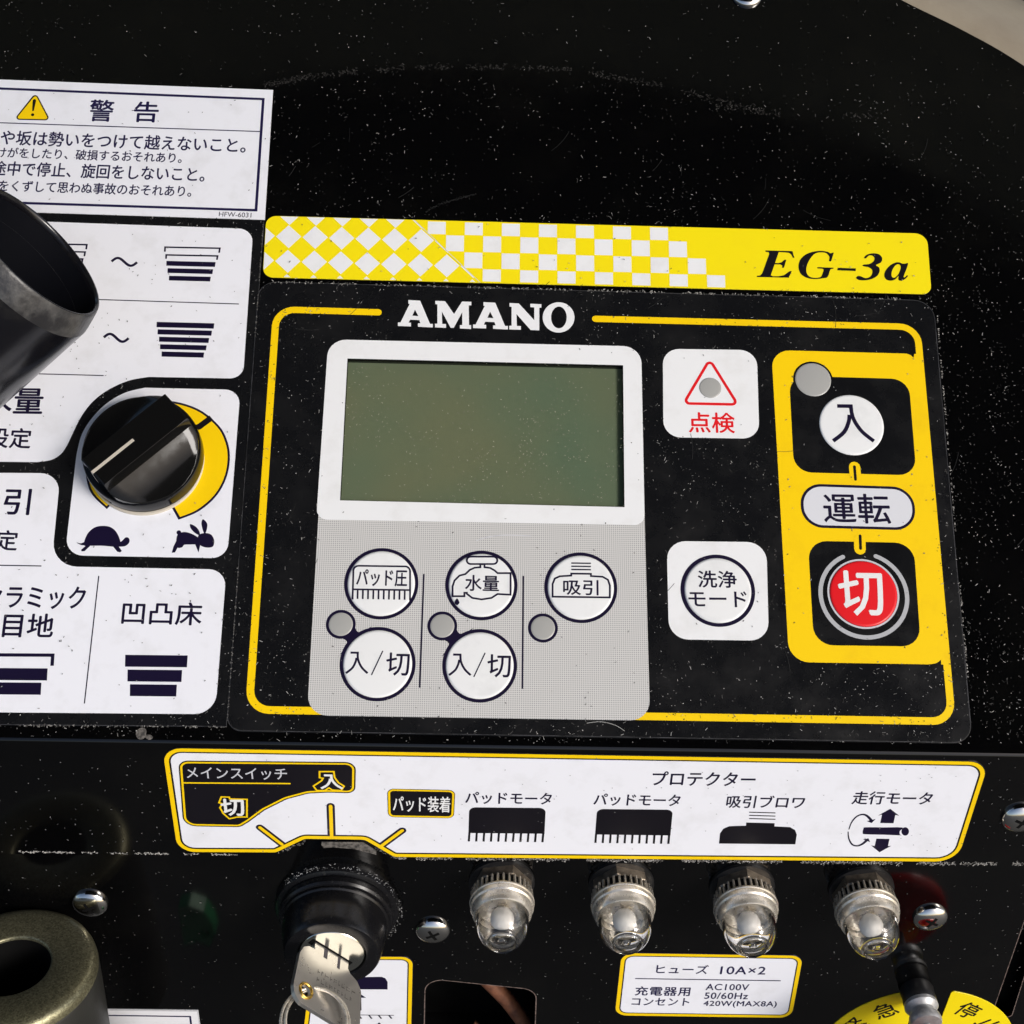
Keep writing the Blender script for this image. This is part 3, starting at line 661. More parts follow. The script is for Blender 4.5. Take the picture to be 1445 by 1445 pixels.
def led(cx, cy, r, ring=4.0, zb=None):
    zb = z4 if zb is None else zb
    c = PA.uv(cx, cy); k = PA.k(cx, cy)
    rr = (r - ring) * k; Mb = Matrix.Translation(PA.w(c.x, c.y, 0)) @ PA.M.to_4x4()
    b = lathe("indicator_light", Mb, [(rr, zb + L), (rr - .8, zb + L + .5), (rr - 2.4, zb + L + .75), (0.02, zb + L + 1.0)], 'led', t, n=48, smooth=60)
    if ring: flat("outline_ring", PA, [[circ(c, r * k, 48)]], zb, 'ink', b)
    return b
for lx, ly, bx, by in ((481.2, 881.7, 533.1, 937.4), (624.2, 884, 676.9, 939.8)):
    a, b = PA.uv(lx, ly), PA.uv(bx, by); d = (b - a).normalized(); n_ = Vector((-d.y, d.x)); mpt = a + d * 28
    sh = smooth_path([a + n_ * 18 + d * 4, mpt - d * 4 + n_ * 10, b - d * 44 + n_ * 30], k=6) + smooth_path([b - d * 44 - n_ * 30, mpt - d * 4 - n_ * 10, a - n_ * 18 + d * 4], k=6)
    flat("connector_mark", PA, [[ccw(sh)]], z3 - L * .5, 'ink', t)
b1, zt = button(538.2, 824.2, 52.4)
text("パッド圧", PA, (503, 827.7), (574, 828.7), 23, zt, 'ink', b1)
flat("brush_icon", PA, [stroke(QZ((225, 425), (229, 288), (459, 291), (459, 430)), 2.5, rad=7, caps=False), stroke(QZ((227, 384), (459, 387)), 2.5, caps=False)] + [stroke(QZ((246 + 21.3 * i, 386), (245 + 21.3 * i, 423 + .4 * i)), 2.4, caps=False) for i in range(10)], zt, 'ink', b1, step=0.01)
b2, zt = button(679.3, 826.6, 51)
text("水量", PA, (656.3, 834.7), (703.7, 835.7), 22, zt, 'ink', b2)
tap = QZ((632, 412), (632, 372), (640, 348), (660, 328), (684, 322), (702, 305), (722, 296), (745, 294), (745, 282)) + QZ((762, 282), (762, 294), (785, 297), (803, 307), (815, 318), (868, 318), (868, 406), (815, 403), (790, 419), (750, 425), (712, 419), (690, 402), (690, 398), (680, 398), (680, 412))
flat("tap_icon", PA, [stroke(tap, 2.6, closed=True), stroke(QZ((690, 251), (814, 251), (814, 281), (690, 281)), 2.6, closed=True, rad=6), [smooth_path(QZ((650, 421), (660, 438), (650, 448), (640, 438)), True, 4)]], zt, 'ink', b2, step=0.01)
b3, zt = button(819.3, 829.8, 51.5)
text("吸引", PA, (794.7, 840.2), (843.9, 841.2), 21, zt, 'ink', b3)
flat("suction_icon", PA, [stroke(QZ((1039, 414), (1039, 362), (1048, 340), (1068, 331), (1115, 328), (1115, 320), (1195, 321), (1195, 330), (1243, 333), (1264, 345), (1272, 368), (1272, 417)), 2.6, closed=True)] + [stroke(QZ((1115, y), (1195, y + 1)), 2.0, caps=False) for y in (277, 290, 303)], zt, 'ink', b3, step=0.01)
for cx, cy, r, bl, br in ((533.1, 937.4, 53.6, (487.5, 952.5), (577.4, 954.5)), (676.9, 939.8, 52.8, (632.8, 955.2), (720.3, 957)) ):
    b, zt = button(cx, cy, r); 
    hooked(PA, bl, (bl[0] + 32, bl[1] + .5), 32, zt, 'ink', b, 0.095)
    mx_ = (bl[0] + br[0]) / 2
    flat("slash", PA, [stroke(U(PA, (mx_ - 8, bl[1] + 1), (mx_ + 8, bl[1] - 33)), 1.7, caps=False)], zt, 'ink', b)
    text("切", PA, (br[0] - 32.5, br[1] - .5), br, 32, zt, 'ink', b, bold=0.012)
for x, y in ((481.2, 881.7), (624.2, 884), (766, 886.9)): led(x, y, 21)
# check lamp cell
flat("lamp_cell", PA, [[rpoly(U(PA, (935, 493.2), (1067.5, 495), (1071.2, 620), (935.8, 618)), 25)]], z1, 'whitem', t)
flat("alert_triangle", PA, [stroke(U(PA, (1001, 508.5), (964.5, 570.3), (1040.5, 571.8)), 4.2, closed=True, rad=5)], z2, 'red', t)
led(1001.8, 548.4, 15.5, ring=0, zb=z2)
text("点検", PA, (972, 611), (1036.7, 612), 28, z2, 'red', t)
# cleaning mode cell
flat("mode_cell", PA, [[rpoly(U(PA, (940.5, 764.2), (1081, 765.8), (1084.5, 904.8), (943.5, 902.8)), 27)]], z1, 'whitem', t)
b, zt = button(1012.5, 834, 52.5, lw=4.6)
text("洗浄", PA, (984.8, 830), (1039, 830.8), 23.5, zt, 'ink', b); text("モード", PA, (971.6, 857), (1053.3, 857.8), 21.5, zt, 'ink', b)
# run / stop block
flat("power_block", PA, [[ccw(rpoly(U(PA, (1088, 495), (1297, 500.5), (1334, 938.5), (1113, 934.8)), [27, 1, 1, 28]))]], z1 + 0.05, 'yellow', t)
flat("power_block_corner", PA, [[smooth_path(U(PA, (1288.5, 506), (1283, 501.5), (1272, 498.6)), k=4) + U(PA, (1290, 497))]], z2, 'film', t)
flat("power_block_corner", PA, [[smooth_path(U(PA, (1327, 931.5), (1320, 936.5), (1308, 938.2)), k=4) + U(PA, (1327.5, 941))]], z2, 'film', t)
flat("button_field", PA, [[rpoly(U(PA, (1113, 531.2), (1281.5, 536), (1292.5, 671.8), (1120, 667.2)), 26)], [circ(PA.uv(1146.7, 537), 28 * PA.k(1146, 537), 40)]], z2, 'film', t)
flat("button_field", PA, [[rpoly(U(PA, (1139.5, 763.8), (1288.5, 767), (1298.5, 913), (1148, 911)), 27)]], z2, 'film', t)
led(1146.7, 537, 25.2, ring=0, zb=z3)
for p, q in ((((1205.3, 660), (1206.2, 672)), ((1205.0, 659.5), (1206.5, 677.5))), (((1212.8, 775.5), (1212.4, 762)), ((1213, 757), (1213.7, 775)))):
    tb_ = flat("yellow_tab", PA, [stroke(U(PA, *p), 16.5)], z3, 'yellow', t)
    flat("tab_mark", PA, [stroke(U(PA, *q), 4.0)], z4, 'black', tb_)
b, zt = button(1200.9, 600.8, 46.5, line=None, lw=0.2)
hooked(PA, (1173, 626.6), (1233.5, 627.4), 54.5, zt, 'ink', b)
pb = U(PA, (1128.5, 683), (1289, 688.5), (1291.5, 749.5), (1130.5, 745)); pr = [31] * 4
pill = flat("name_pill", PA, [[rpoly(pb, pr, seg=14)]], z3, 'ink', t)
flat("pill_face", PA, [[rpoly(pb, pr, inset=4, seg=14)]], z4, 'pill', pill)
text("運転", PA, (1163, 738.4), (1256.5, 739.8), 41, z5, 'ink', pill, bold=0.015)
rc = PA.uv(1218.3, 840.4); rk = PA.k(1218, 840)
pts = [rc + Vector((math.cos(math.radians(a)), math.sin(math.radians(a)))) * 60.8 * rk for a in range(-245, 72, 5)]
flat("ring_mark", PA, [stroke(pts, 6.0)], z3, 'ring', t)
b, zt = button(1217.6, 838.6, 50.5, face='red', line='pale', lw=2.0, label="red round off button")
text("切", PA, (1185.5, 868.6), (1247, 869.4), 61.5, zt, 'bwhite', b, bold=0.02)
# cut edge of the clear film, its highlight painted as a fine pale line
flat("lit_film_edge", PA, [[ccw(po), rpoly(po, 0, inset=0.9)[::-1]]], T0 - 0.12 + L, 'cut', t)
# scratches
flat("scratch", PA, [stroke(smooth_path(U(PA, (672, 764), (690, 758.5), (715, 756), (750, 757.5)), k=4), 1.1, caps=False)], z5 + L, 'pale', t)
flat("scratch", PA, [stroke(smooth_path(U(PA, (828, 1021), (848, 1019), (868, 1024), (881, 1032)), k=4), 0.7, caps=False)], z5, 'led', t)

# ================================================================== strip label on the front face
T1 = 1.4
t = thing("switch_strip_label", "long white strip label with yellow border naming main switch and protectors", "label", frame(PB, 800, 1135))
so = [(228.5, 1053.7), (1396, 1073.3), (1350.5, 1215.2), (556, 1208.3), (514.5, 1184), (430.5, 1182.8), (390, 1202), (250.5, 1201.3)]
sr = [26, 28, 34, 14, 14, 14, 14, 26]; SO = U(PB, *so)
slab("sheet", PB, [rpoly(SO, sr)], 0, T1, 'black', t, bev=0.3)
y1, y2, y3, y4, y5 = (T1 + L * i for i in range(1, 6))
flat("white_field", PB, [[rpoly(SO, sr, inset=9.3)]], y1, 'white', t)
tick = [U(PB, (367, 1166.3), (398, 1190)), U(PB, (466.7, 1136), (468.2, 1179)), U(PB, (567.8, 1170.5), (536, 1194))]
pm = [flat("position_mark", PB, [stroke(p, 11.5)], y2, 'ink', t) for p in tick]
flat("border", PB, [[rpoly(SO, sr, inset=0.8), rpoly(SO, sr, inset=6.8)[::-1]]], y3, 'yellow', t)
for p, o_ in zip(tick, pm): flat("yellow_line", PB, [stroke(p, 5.0)], y4, 'yellow', o_)
G = Z(PB, 220, 1040, 2.89)
mp = [(98, 97), (810, 103), (808, 222), (700, 219), (620, 223), (530, 247), (440, 292), (378, 338), (342, 360), (118, 356)]
mq = G(*mp); mrr = [12, 12, 10, 20, 30, 30, 30, 30, 12, 16]
bx = flat("main_switch_box", PB, [[rpoly(mq, mrr, inset=-2)]], y2 - 0.05, 'black', t)
flat("box_line", PB, [[rpoly(mq, mrr), rpoly(mq, mrr, inset=2.8)[::-1]], stroke(G((112, 183), (550, 186)), 2.4, caps=False)], y3, 'yellow', bx, step=0.03)
text("メインスイッチ", PB, (264.3, 1097.2), (405.8, 1099.2), 16, y3, 'pale', bx, bold=0.008)
def badge(poly, ch, bl, br, h):
    q = G(*poly); flat("badge_line", PB, [stroke(q, 2.4, closed=True)], y4, 'yellow', bx)
    if ch == "入": hooked(PB, bl, br, h, y5, 'bwhite', bx, 0.12)
    else: text(ch, PB, bl, br, h, y5, 'bwhite', bx, bold=0.03)
badge(((268, 240), (300, 241), (302, 248), (372, 250), (372, 322), (334, 322), (300, 329), (276, 308), (262, 284), (272, 268), (258, 264)), "切", (314, 1149), (345.5, 1149.5), 23)
badge(((668, 137), (726, 137), (729, 160), (745, 182), (768, 196), (756, 214), (720, 212), (706, 203), (690, 214), (657, 214), (643, 196), (676, 174), (682, 164), (668, 162)), "入", (452.5, 1112), (484, 1112.5), 20.5)
pq = U(PB, (546.5, 1111.6), (642.5, 1113.6), (640.6, 1153.5), (547.5, 1151.8))
bx2 = flat("pad_box", PB, [[rpoly(pq, 9)]], y2, 'black', t)
flat("box_line", PB, [[rpoly(pq, 9, inset=1), rpoly(pq, 9, inset=3.8)[::-1]]], y3, 'yellow', bx2)
text("パッド装着", PB, (554.8, 1143.6), (635, 1145), 22, y4, 'bwhite', bx2, bold=0.012)
H2 = Z(PB, 640, 1040, 2.89)
for tl, tr_, br_, bl_, tb in (((64, 283), (376, 286), (371, 391), (61, 388), 0), ((585, 290), (894, 293), (884, 398), (577, 394), 0)):
    sh = [[rpoly(H2(tl, tr_, br_, bl_), [9, 9, 0, 0])]]
    for i in range(11):
        u_ = i / 10; xa = bl_[0] + 4 + u_ * (br_[0] - bl_[0] - 9); ya = bl_[1] - 3 + u_ * (br_[1] - bl_[1])
        sh.append(stroke(H2((xa, ya), (xa - 2.5 + (-1) * u_, ya + 37)), 3.0, caps=False))
    flat("brush_icon", PB, sh, y2, 'black', t, step=0.01)
flat("suction_icon", PB, [[H2((1082, 431), (1086, 390), (1100, 370), (1125, 360), (1192, 358), (1193, 345), (1309, 348), (1308, 361), (1372, 364), (1392, 376), (1399, 395), (1393, 434))]] + [stroke(H2((1205, y), (1312, y + 3)), 1.9, caps=False) for y in (303, 316, 329)], y2, 'black', t, step=0.01)
I = Z(PB, 1180, 1100, 9.03)
flat("travel_icon", PB, [[I((685, 362), (800, 450), (750, 440), (727, 546), (558, 543), (580, 435), (530, 448))], [I((510, 742), (676, 745), (656, 838), (700, 832), (548, 916), (440, 828), (487, 836))],
     [smooth_path(I((375, 597), (600, 599), (840, 600), (806, 645), (808, 690), (820, 700), (600, 692), (365, 686), (335, 665), (345, 615)), True, 3)],
     [[I((876 + 48 * math.cos(a), 650 + 53 * math.sin(a)))[0] for a in [i * math.pi / 14 for i in range(28)]]],
     stroke(smooth_path(I((158, 625), (190, 540), (245, 470), (310, 437), (370, 440), (420, 480), (450, 520)), k=4), 1.4, w2=4.2, caps=False), [I((385, 518), (448, 543), (498, 492))],
     stroke(smooth_path(I((148, 652), (158, 740), (200, 815), (265, 833), (330, 810), (385, 765)), k=4), 1.4, w2=4.2, caps=False), [I((338, 752), (408, 738), (428, 785))]], y2, 'ink', t, step=0.01)
for s_, bl, br, h in (("プロテクター", (919.6, 1106.8), (1064, 1108.3), 19.5), ("パッドモータ", (656.6, 1132.6), (777.7, 1134.4), 16.5), ("パッドモータ", (837.2, 1135), (958.3, 1136.8), 16.5),
                      ("吸引ブロワ", (1024, 1138.4), (1133, 1139.8), 17.5), ("走行モータ", (1201, 1133.4), (1312.3, 1134.6), 18)):
    text(s_, PB, bl, br, h, y2, 'ink', t)

# ================================================================== labels on the lower plate
def bordered(name, label, quad, rad, cpx):
    t = thing(name, label, "label", frame(PC, *cpx)); q = U(PC, *quad)
    slab("sheet", PC, [rpoly(q, rad)], 0, 1.3, 'ink', t, bev=0.3)
    flat("border", PC, [[rpoly(q, rad, inset=0.5), rpoly(q, rad, inset=6.2)[::-1]]], 1.3 + L, 'yellow', t)
    flat("white_field", PC, [[rpoly(q, rad, inset=8.2)]], 1.3 + L, 'white', t)
    return t, 1.3 + 2 * L
t, zc = bordered("fuse_label", "small white fuse and charger socket label with yellow border under the lamps", [(876.8, 1343.6), (1133.5, 1347.4), (1117, 1435.5), (867, 1432)], 20, (1000, 1390))
flat("rule", PC, [stroke(U(PC, (896.3, 1379.7), (1101.4, 1382.8)), 2.2, caps=False)], zc, 'ink2', t)
for s_, bl, br, h, b_ in (("ヒューズ", (925.4, 1372.3), (998, 1373.2), 12.5, 0.02), ("10A×2", (1015.7, 1373.4), (1079, 1374), 10.8, .0), ("充電器用", (895.7, 1403.4), (972.5, 1404.3), 12.6, 0), ("コンセント", (891, 1417.2), (971.5, 1418), 10.5, 0),
                      ("AC100V", (995.4, 1395.8), (1055.6, 1396.4), 8.6, 0), ("50/60Hz", (993.5, 1408.2), (1054.5, 1408.8), 8.8, 0), ("420W(MAX8A)", (991.8, 1420.4), (1094.6, 1421.3), 9.4, 0)):
    text(s_, PC, bl, br, h, zc, 'ink2', t, bold=b_ or 0.022, sp=1.08)
t, zc = bordered("pad_lift_label", "white pad lift label with yellow border partly behind the key", [(441, 1348.5), (583, 1349), (579, 1520), (420, 1518)], 18, (520, 1420))
J = Z(PC, 380, 1180, 5.16)
flat("pad_icon", PC, [[J((420, 1108), (420, 1022), (820, 1018), (845, 1028), (862, 1055), (862, 1110))]], zc, 'ink', t)
flat("arrow_icon", PC, [[J((645, 1130), (705, 1170), (670, 1170), (672, 1262), (622, 1260), (622, 1168), (598, 1168))], [J((800, 1350), (850, 1390), (820, 1390), (820, 1450), (780, 1450), (780, 1390), (755, 1390))]], zc, 'ink', t)
flat("hatch_line", PC, [stroke(J((420, 1293), (908, 1298)), 1.6, caps=False)] + [stroke(J((x, 1296), (x + 22, 1322)), 2.6, caps=False) for x in (510, 578, 650, 725, 795, 870)], zc, 'ink', t, step=0.01)
t = thing("caution_label", "white label with thin dark border at the bottom beside the olive tube", "label", frame(PC, 220, 1440))
slab("sheet", PC, [ccw(U(PC, (60, 1422.5), (279.6, 1425), (298, 1560), (30, 1555)))], 0, 1.3, 'pale', t, bev=0.3)
flat("white_field", PC, [[ccw(U(PC, (63, 1424), (278.3, 1426.4), (296, 1558), (34, 1553)))]], 1.3 + L, 'white', t)
flat("border", PC, [stroke(U(PC, (72, 1430.6), (268.5, 1433.3), (283, 1550), (50, 1546)), 3.0, closed=True)], 1.3 + 2 * L, 'ink2', t)
# emergency stop label, a ring with an opening for the lever
t = thing("emergency_stop_label", "round yellow emergency stop label with black characters around the metal lever", "label", frame(PC, 1290, 1484))
ec = PC.uv(1290, 1484)
ring_ = lambda a, r: ec + Vector((math.cos(math.radians(a)), math.sin(math.radians(a)))) * r
er = 138 * PC.k(1290, 1484)
gap = 24
lo = []
a0 = math.degrees(math.acos(gap / er)); lob = [ring_(a, er) for a in range(int(180 - a0) - 86, 0)] if False else None
arcp = [ring_(a, er) for a in [105 + i * 5 for i in range(0, 65)] if 101 <= a <= 439 or True]
arcp = [ring_(a, er) for a in range(100, 441, 4)]
innr = [ring_(a, 34) for a in range(438, 100, -8)]
full = arcp[:]; sh = [Vector((ec.x + gap, ec.y + 30)), Vector((ec.x - gap, ec.y + 30))]
loop = rpoly([Vector(p) for p in (arcp + sh)], [16] + [0] * (len(arcp) - 2) + [16, 8, 8])
slab("sheet", PC, [loop], 0, 1.3, 'lemon', t, bev=0.3)
for ch, ang in (("緊", 148), ("急", 122), ("停", 60), ("止", 35)):
    V, Fc = glyphs(ch, 0.0); c = ring_(ang, er * 0.80); rot = math.radians(ang - 90); s_ = 36
    P, F2 = [], []
    for kq_, (ox, oy) in enumerate(((.5, 0), (-.5, 0), (0, .5), (0, -.5))):
      F2 += [tuple(j + len(P) for j in f) for f in Fc]
      for v in V:
        x, y = (v.x - .5) * s_ + ox, (v.y - .5) * s_ + oy
        P.append(PC.w(c.x + x * math.cos(rot) - y * math.sin(rot), c.y + x * math.sin(rot) + y * math.cos(rot), 1.3 + L + 0.01 * kq_))
    mesh("lettering", P, F2, 'black', t)

# ================================================================== screws
def nrm_frame(pl, px, py, h=0):
    p = pl.hit(px, py, h) - pl.n * h * S
    return Matrix.Translation(p) @ pl.M.to_4x4()
def make_screw(M4, label, r=26, ang=0.5):
    t = thing("screw", label, "screw", M4, "screws holding the console plates")
    bm_prof = [(r, 0), (r, 2.5)] + [(r * math.cos(a), 2.5 + 10 * math.sin(a)) for a in [i * math.pi / 2 / 9 for i in range(1, 9)]] + [(0.02, 12.5)]
    n = 64
    def rf(i, z): return 1
    V, Fc = [], []
    for r_, z in bm_prof:
        for i in range(n): a = 2 * math.pi * i / n; V.append([r_ * math.cos(a), r_ * math.sin(a), z])
    # press the cross recess into the crown
    for j in range(0): pass
    for v in V: pass
    k = len(bm_prof)
    for j in range(k - 1):
        for i in range(n): Fc.append((j * n + i, j * n + (i + 1) % n, (j + 1) * n + (i + 1) % n, (j + 1) * n + i))
    mesh("head", [M4 @ (Vector(v) * S) for v in V], Fc, 'chrome', t, smooth=True)
    V = []; Fc = []
    c, s_ = math.cos(ang), math.sin(ang)
    for q, (lx, ly) in enumerate(((11, 2.2), (2.2, 11))):
        b = len(V); zt = lambda x, y: 2.5 + 10 * math.sqrt(max(0, 1 - (x * x + y * y) / r / r)) + 0.25
        N = 6
        for i in range(-N, N + 1):
            for sgn in (-1, 1):
                x, y = (lx * i / N, ly * sgn) if q == 0 else (lx * sgn, ly * i / N)
                V.append(M4 @ (Vector((x * c - y * s_, x * s_ + y * c, zt(x, y) + 0.03 * q)) * S))
        for i in range(2 * N): Fc.append((b + 2 * i, b + 2 * i + 1, b + 2 * i + 3, b + 2 * i + 2))
    mesh("cross_recess", V, Fc, 'dark', t)
    return t
sc = make_screw(nrm_frame(PC, 126, 1279, 7), "bright domed steel screw beside the olive tube at lower left", 26)
for pl, px, py, lb in ((PC, 610.5, 1317, "domed steel screw between the key switch and the first indicator lamp"), (PC, 1314, 1299, "domed steel screw right of the fourth indicator lamp"),
                       (PB, 1441, 1158, "screw at the right end of the white strip label"), (PA, 1055, -12, "domed screw at the top edge of the console")):
    o = copy_tree(sc, nrm_frame(pl, px, py, 7) @ Matrix.Rotation(math.radians(px % 61), 4, 'Z')); o["label"] = lb

# ================================================================== indicator lamps
LM = nrm_frame(PC, 708.4, 1276, 42)
lp = thing("indicator_lamp", "clear domed indicator lamp in metal bezel, leftmost of the four, above the square opening", "indicator lamp", LM, "indicator lamps in a row under the strip label")
lathe("washer", LM, [(30, 0), (48, 0), (48, 5), (30, 5)], 'rubber', lp)
V, Fc = [], []
for zz, rr in ((5, 43.5), (19, 43.5), (21.5, 41)):
    for i in range(6): a = math.pi / 3 * i + .18; V.append(LM @ (Vector((rr * math.cos(a), rr * math.sin(a), zz)) * S))
for j in range(2):
    for i in range(6): Fc.append((j * 6 + i, j * 6 + (i + 1) % 6, j * 6 + 6 + (i + 1) % 6, j * 6 + 6 + i))
Fc.append((12, 13, 14, 15, 16, 17)); mesh("hex_nut", V, Fc, 'bronze', lp)
lathe("slot_shade_core", LM, [(30, 22), (42.2, 22.5), (42.2, 38), (30, 38)], 'dark', lp)  # dark band added so the knurl slots read as shaded
lathe("knurled_ring", LM, [(41, 21), (45, 22), (45.8, 39), (40, 39)], 'nickel', lp, n=132, smooth=20, rfun=lambda i, z: 1.0 if (i % 4) < 2 else 0.84)
lathe("bezel", LM, [(43, 38), (46.5, 38.3), (46.8, 41), (45, 42), (45, 43.2), (46, 44), (45.6, 49), (43.5, 51), (43.2, 53), (42.4, 60), (40, 64.5), (38.6, 65), (38.4, 50)], 'nickel', lp, n=72, smooth=30)
outp = [(37.8, 52), (38, 66), (37.6, 78), (36, 88), (32.8, 97), (28.5, 103.5), (24, 107), (22, 108.5), (21.4, 110.5), (19.8, 112), (18.2, 111), (17.2, 106.6), (6, 106.2), (5, 109.0), (3, 109.8), (0.02, 109.9)]
inpn = [(0.02, 103), (8, 103), (16, 102), (23, 98.5), (28, 92), (31.5, 84), (33, 74), (33.3, 52)]
lathe("clear_dome", LM, outp + inpn, 'glass', lp, n=64, smooth=50, ends=False)
lathe("reflector", LM, [(40, 50), (33, 56), (20, 54), (0.02, 54)], 'nickel', lp)
lathe("bulb", LM, [(9, 54), (12, 58), (15.5, 64), (16.5, 71), (15, 78), (11, 83.5), (6, 86), (0.02, 87)], 'bulb', lp, n=32, smooth=60)
for px, py, lb in ((879.5, 1278.5, "clear domed indicator lamp above the left corner of the fuse label"), (1052.6, 1282.5, "clear domed indicator lamp above the right half of the fuse label"), (1223.6, 1286, "rightmost clear domed indicator lamp, next to a domed screw")):
    o = copy_tree(lp, nrm_frame(PC, px, py, 42) @ Matrix.Rotation(math.radians(px % 47), 4, 'Z')); o["label"] = lb

# ================================================================== key switch, key, key ring
KS = nrm_frame(PC, 468.4, 1346.7, 88)
ks = thing("key_switch", "round black key switch with ribbed collar and silver lock core holding the key", "key switch", KS)
lathe("collar", KS, [(91, 0), (91, 9), (89, 13), (84, 15), (80, 15.5)], 'switch', ks, n=80, smooth=30)
lathe("collar", KS, [(80, 15.5), (83, 17), (83, 26), (80.5, 29), (76, 30)], 'switch', ks, n=80, smooth=30)
lathe("barrel", KS, [(76, 30), (78, 31.5), (78, 34), (75.5, 36), (75.5, 40), (76, 46), (74, 60), (71, 76), (69.5, 84), (67, 88.5), (64, 89.5), (49, 88.5), (47.5, 84), (47.5, 80)], 'switch', ks, n=80, smooth=32)
lathe("lock_core", KS, [(47, 80), (47, 85.5), (45.5, 87), (0.02, 87)], 'core', ks, n=64)
th = math.radians(-44)
E1 = Vector((math.cos(th), math.sin(th), 0)); E2 = Vector((-math.sin(th), math.cos(th), 0)); E3 = Vector((0, 0, 1))
def KP(a, h, d=0): return KS @ ((E1 * a + E3 * h + E2 * d) * S)
flat_ = [KP(-40, 87.4, -6), KP(34, 87.4, -6), KP(34, 87.4, 6), KP(-40, 87.4, 6)]
mesh("key_slot", flat_, [(0, 1, 2, 3)], 'dark', ks)
kt = thing("key", "flat silver key with stamped head turned in the key switch", "key", Matrix.Translation(KP(-5, 140)) @ KS.to_3x3().to_4x4())
ko = [Vector(p) for p in ((-34, 70), (-34, 96), (-32, 99), (-44, 100), (-53, 106), (-58, 118), (-62, 172), (-58, 186), (-46, 194), (40, 196), (55, 190), (60, 178), (57, 122), (48, 110), (34, 104), (29, 98), (29, 70))]
ko = rpoly(ko, [0, 2, 2, 5, 8, 8, 10, 12, 14, 12, 14, 12, 10, 8, 5, 3, 0], seg=4)
khole = circ(Vector((-40, 172)), 9.5, 24)
v, f = tri([ccw(ko), ccw(khole)[::-1]]); n = len(v); hh = 3.2
V = [KP(p.x, p.y, -hh) for p in v] + [KP(p.x, p.y, hh) for p in v]; Fc = [t_ for t_ in f] + [tuple(i + n for i in t_[::-1]) for t_ in f]
b = 0
for l in (ccw(ko), ccw(khole)[::-1]):
    m_ = len(l)
    for i in range(m_): j = (i + 1) % m_; Fc.append((b + i, b + i + n, b + j + n, b + j))
    b += m_
kb = mesh("key_plate", V, Fc, 'steel', kt)
bv = kb.modifiers.new("edge", 'BEVEL'); bv.width = 1.0 * S; bv.segments = 2; bv.limit_method = 'ANGLE'; bv.angle_limit = math.radians(40)
V, Fc = [], []                                           # the milled grooves that run up the blade
side = 1 if (KS.to_3x3() @ E2).dot(CAMO - KP(0, 140)) > 0 else -1
def kq(a0, a1, h0, h1, d):
    b = len(V); V.extend([KP(a0, h0, side * d), KP(a1, h0, side * d), KP(a1, h1, side * d), KP(a0, h1, side * d)]); Fc.append((b, b + 1, b + 2, b + 3))
kq(-17, -10, 88, 104, hh + .15); kq(9, 14, 88, 108, hh + .15)
mesh("blade_groove", V, Fc, 'wall', kt)
V, Fc = [], []
random.seed(3)
for row, h0 in ((0, 128), (1, 141)):
    a = -24
    while a < 42:
        wd_ = random.uniform(3, 7)
        for _ in range(2):
            y_ = h0 + random.uniform(0, 6); kq(a + random.uniform(0, 1), a + wd_, y_, y_ + 0.9, hh + .2)
        kq(a, a + 0.9, h0, h0 + 7, hh + .25); a += wd_ + 3
mesh("stamped_marks", V, Fc, 'wear', kt)
eye = [KP(-40 + 10.5 * math.cos(i * math.pi / 12), 172 + 10.5 * math.sin(i * math.pi / 12), side * (hh + .4)) for i in range(24)]
tube("eyelet", eye, 2.2, 'brass', kt, closed=True)
HP = KP(-40, 172)
vd = (CAMO - HP).normalized(); rt = c2w(Vector((1, 0, 0))); dn = c2w(Vector((0, 1, 0)))
rt = (rt - vd * rt.dot(vd)).normalized(); dn = vd.cross(rt); dn = dn if dn.dot(c2w(Vector((0, 1, 0)))) > 0 else -dn
kr = thing("key_ring", "double loop steel key ring hanging from the key", "key ring", Matrix.Translation(HP))
for rr, off, tl in ((45, 0, 0.35), (44, 5, 0.42)):
    e1 = (rt * math.cos(0.5) + dn * math.sin(0.5)); e2 = (dn * math.cos(0.5) - rt * math.sin(0.5))
    e2 = (e2 * math.cos(tl) + vd * math.sin(tl))
    dr = c2w(Vector(((443 + off - CX) / F, (1441 - CY) / F, 1))).normalized(); cc_ = CAMO + dr * ((HP - CAMO).dot(vd) / dr.dot(vd))
    tube("loop", [cc_ + (e1 * math.cos(a) + e2 * math.sin(a) * 1.0) * rr * S for a in [i * math.pi / 32 for i in range(64)]], 2.3, 'nickel', kr, closed=True)

# ================================================================== emergency lever (its red knob is below the frame)
EL = nrm_frame(PC, 1300, 1420, 34)
el = thing("emergency_lever", "galvanised lever shaft with black boot between the halves of the yellow emergency label", "lever", EL)
lathe("boot", EL, [(24, 0), (26, 6), (25, 16), (26, 24), (23, 30)], 'rubber', el, n=40, smooth=50)
lathe("shaft", EL, [(20, 28), (25.5, 30), (26, 36), (23, 40), (18.5, 43), (18.5, 50), (24, 54), (25, 60), (24.5, 64), (23, 67), (6, 68), (5, 70), (5, 106)], 'zinc', el, n=40, smooth=35)
lathe("red_knob", EL, [(10, 104), (30, 106), (34, 112), (42, 124), (76, 134), (86, 144), (86, 156), (74, 166), (40, 172), (0.02, 174)], 'redk', el, n=56, smooth=50)

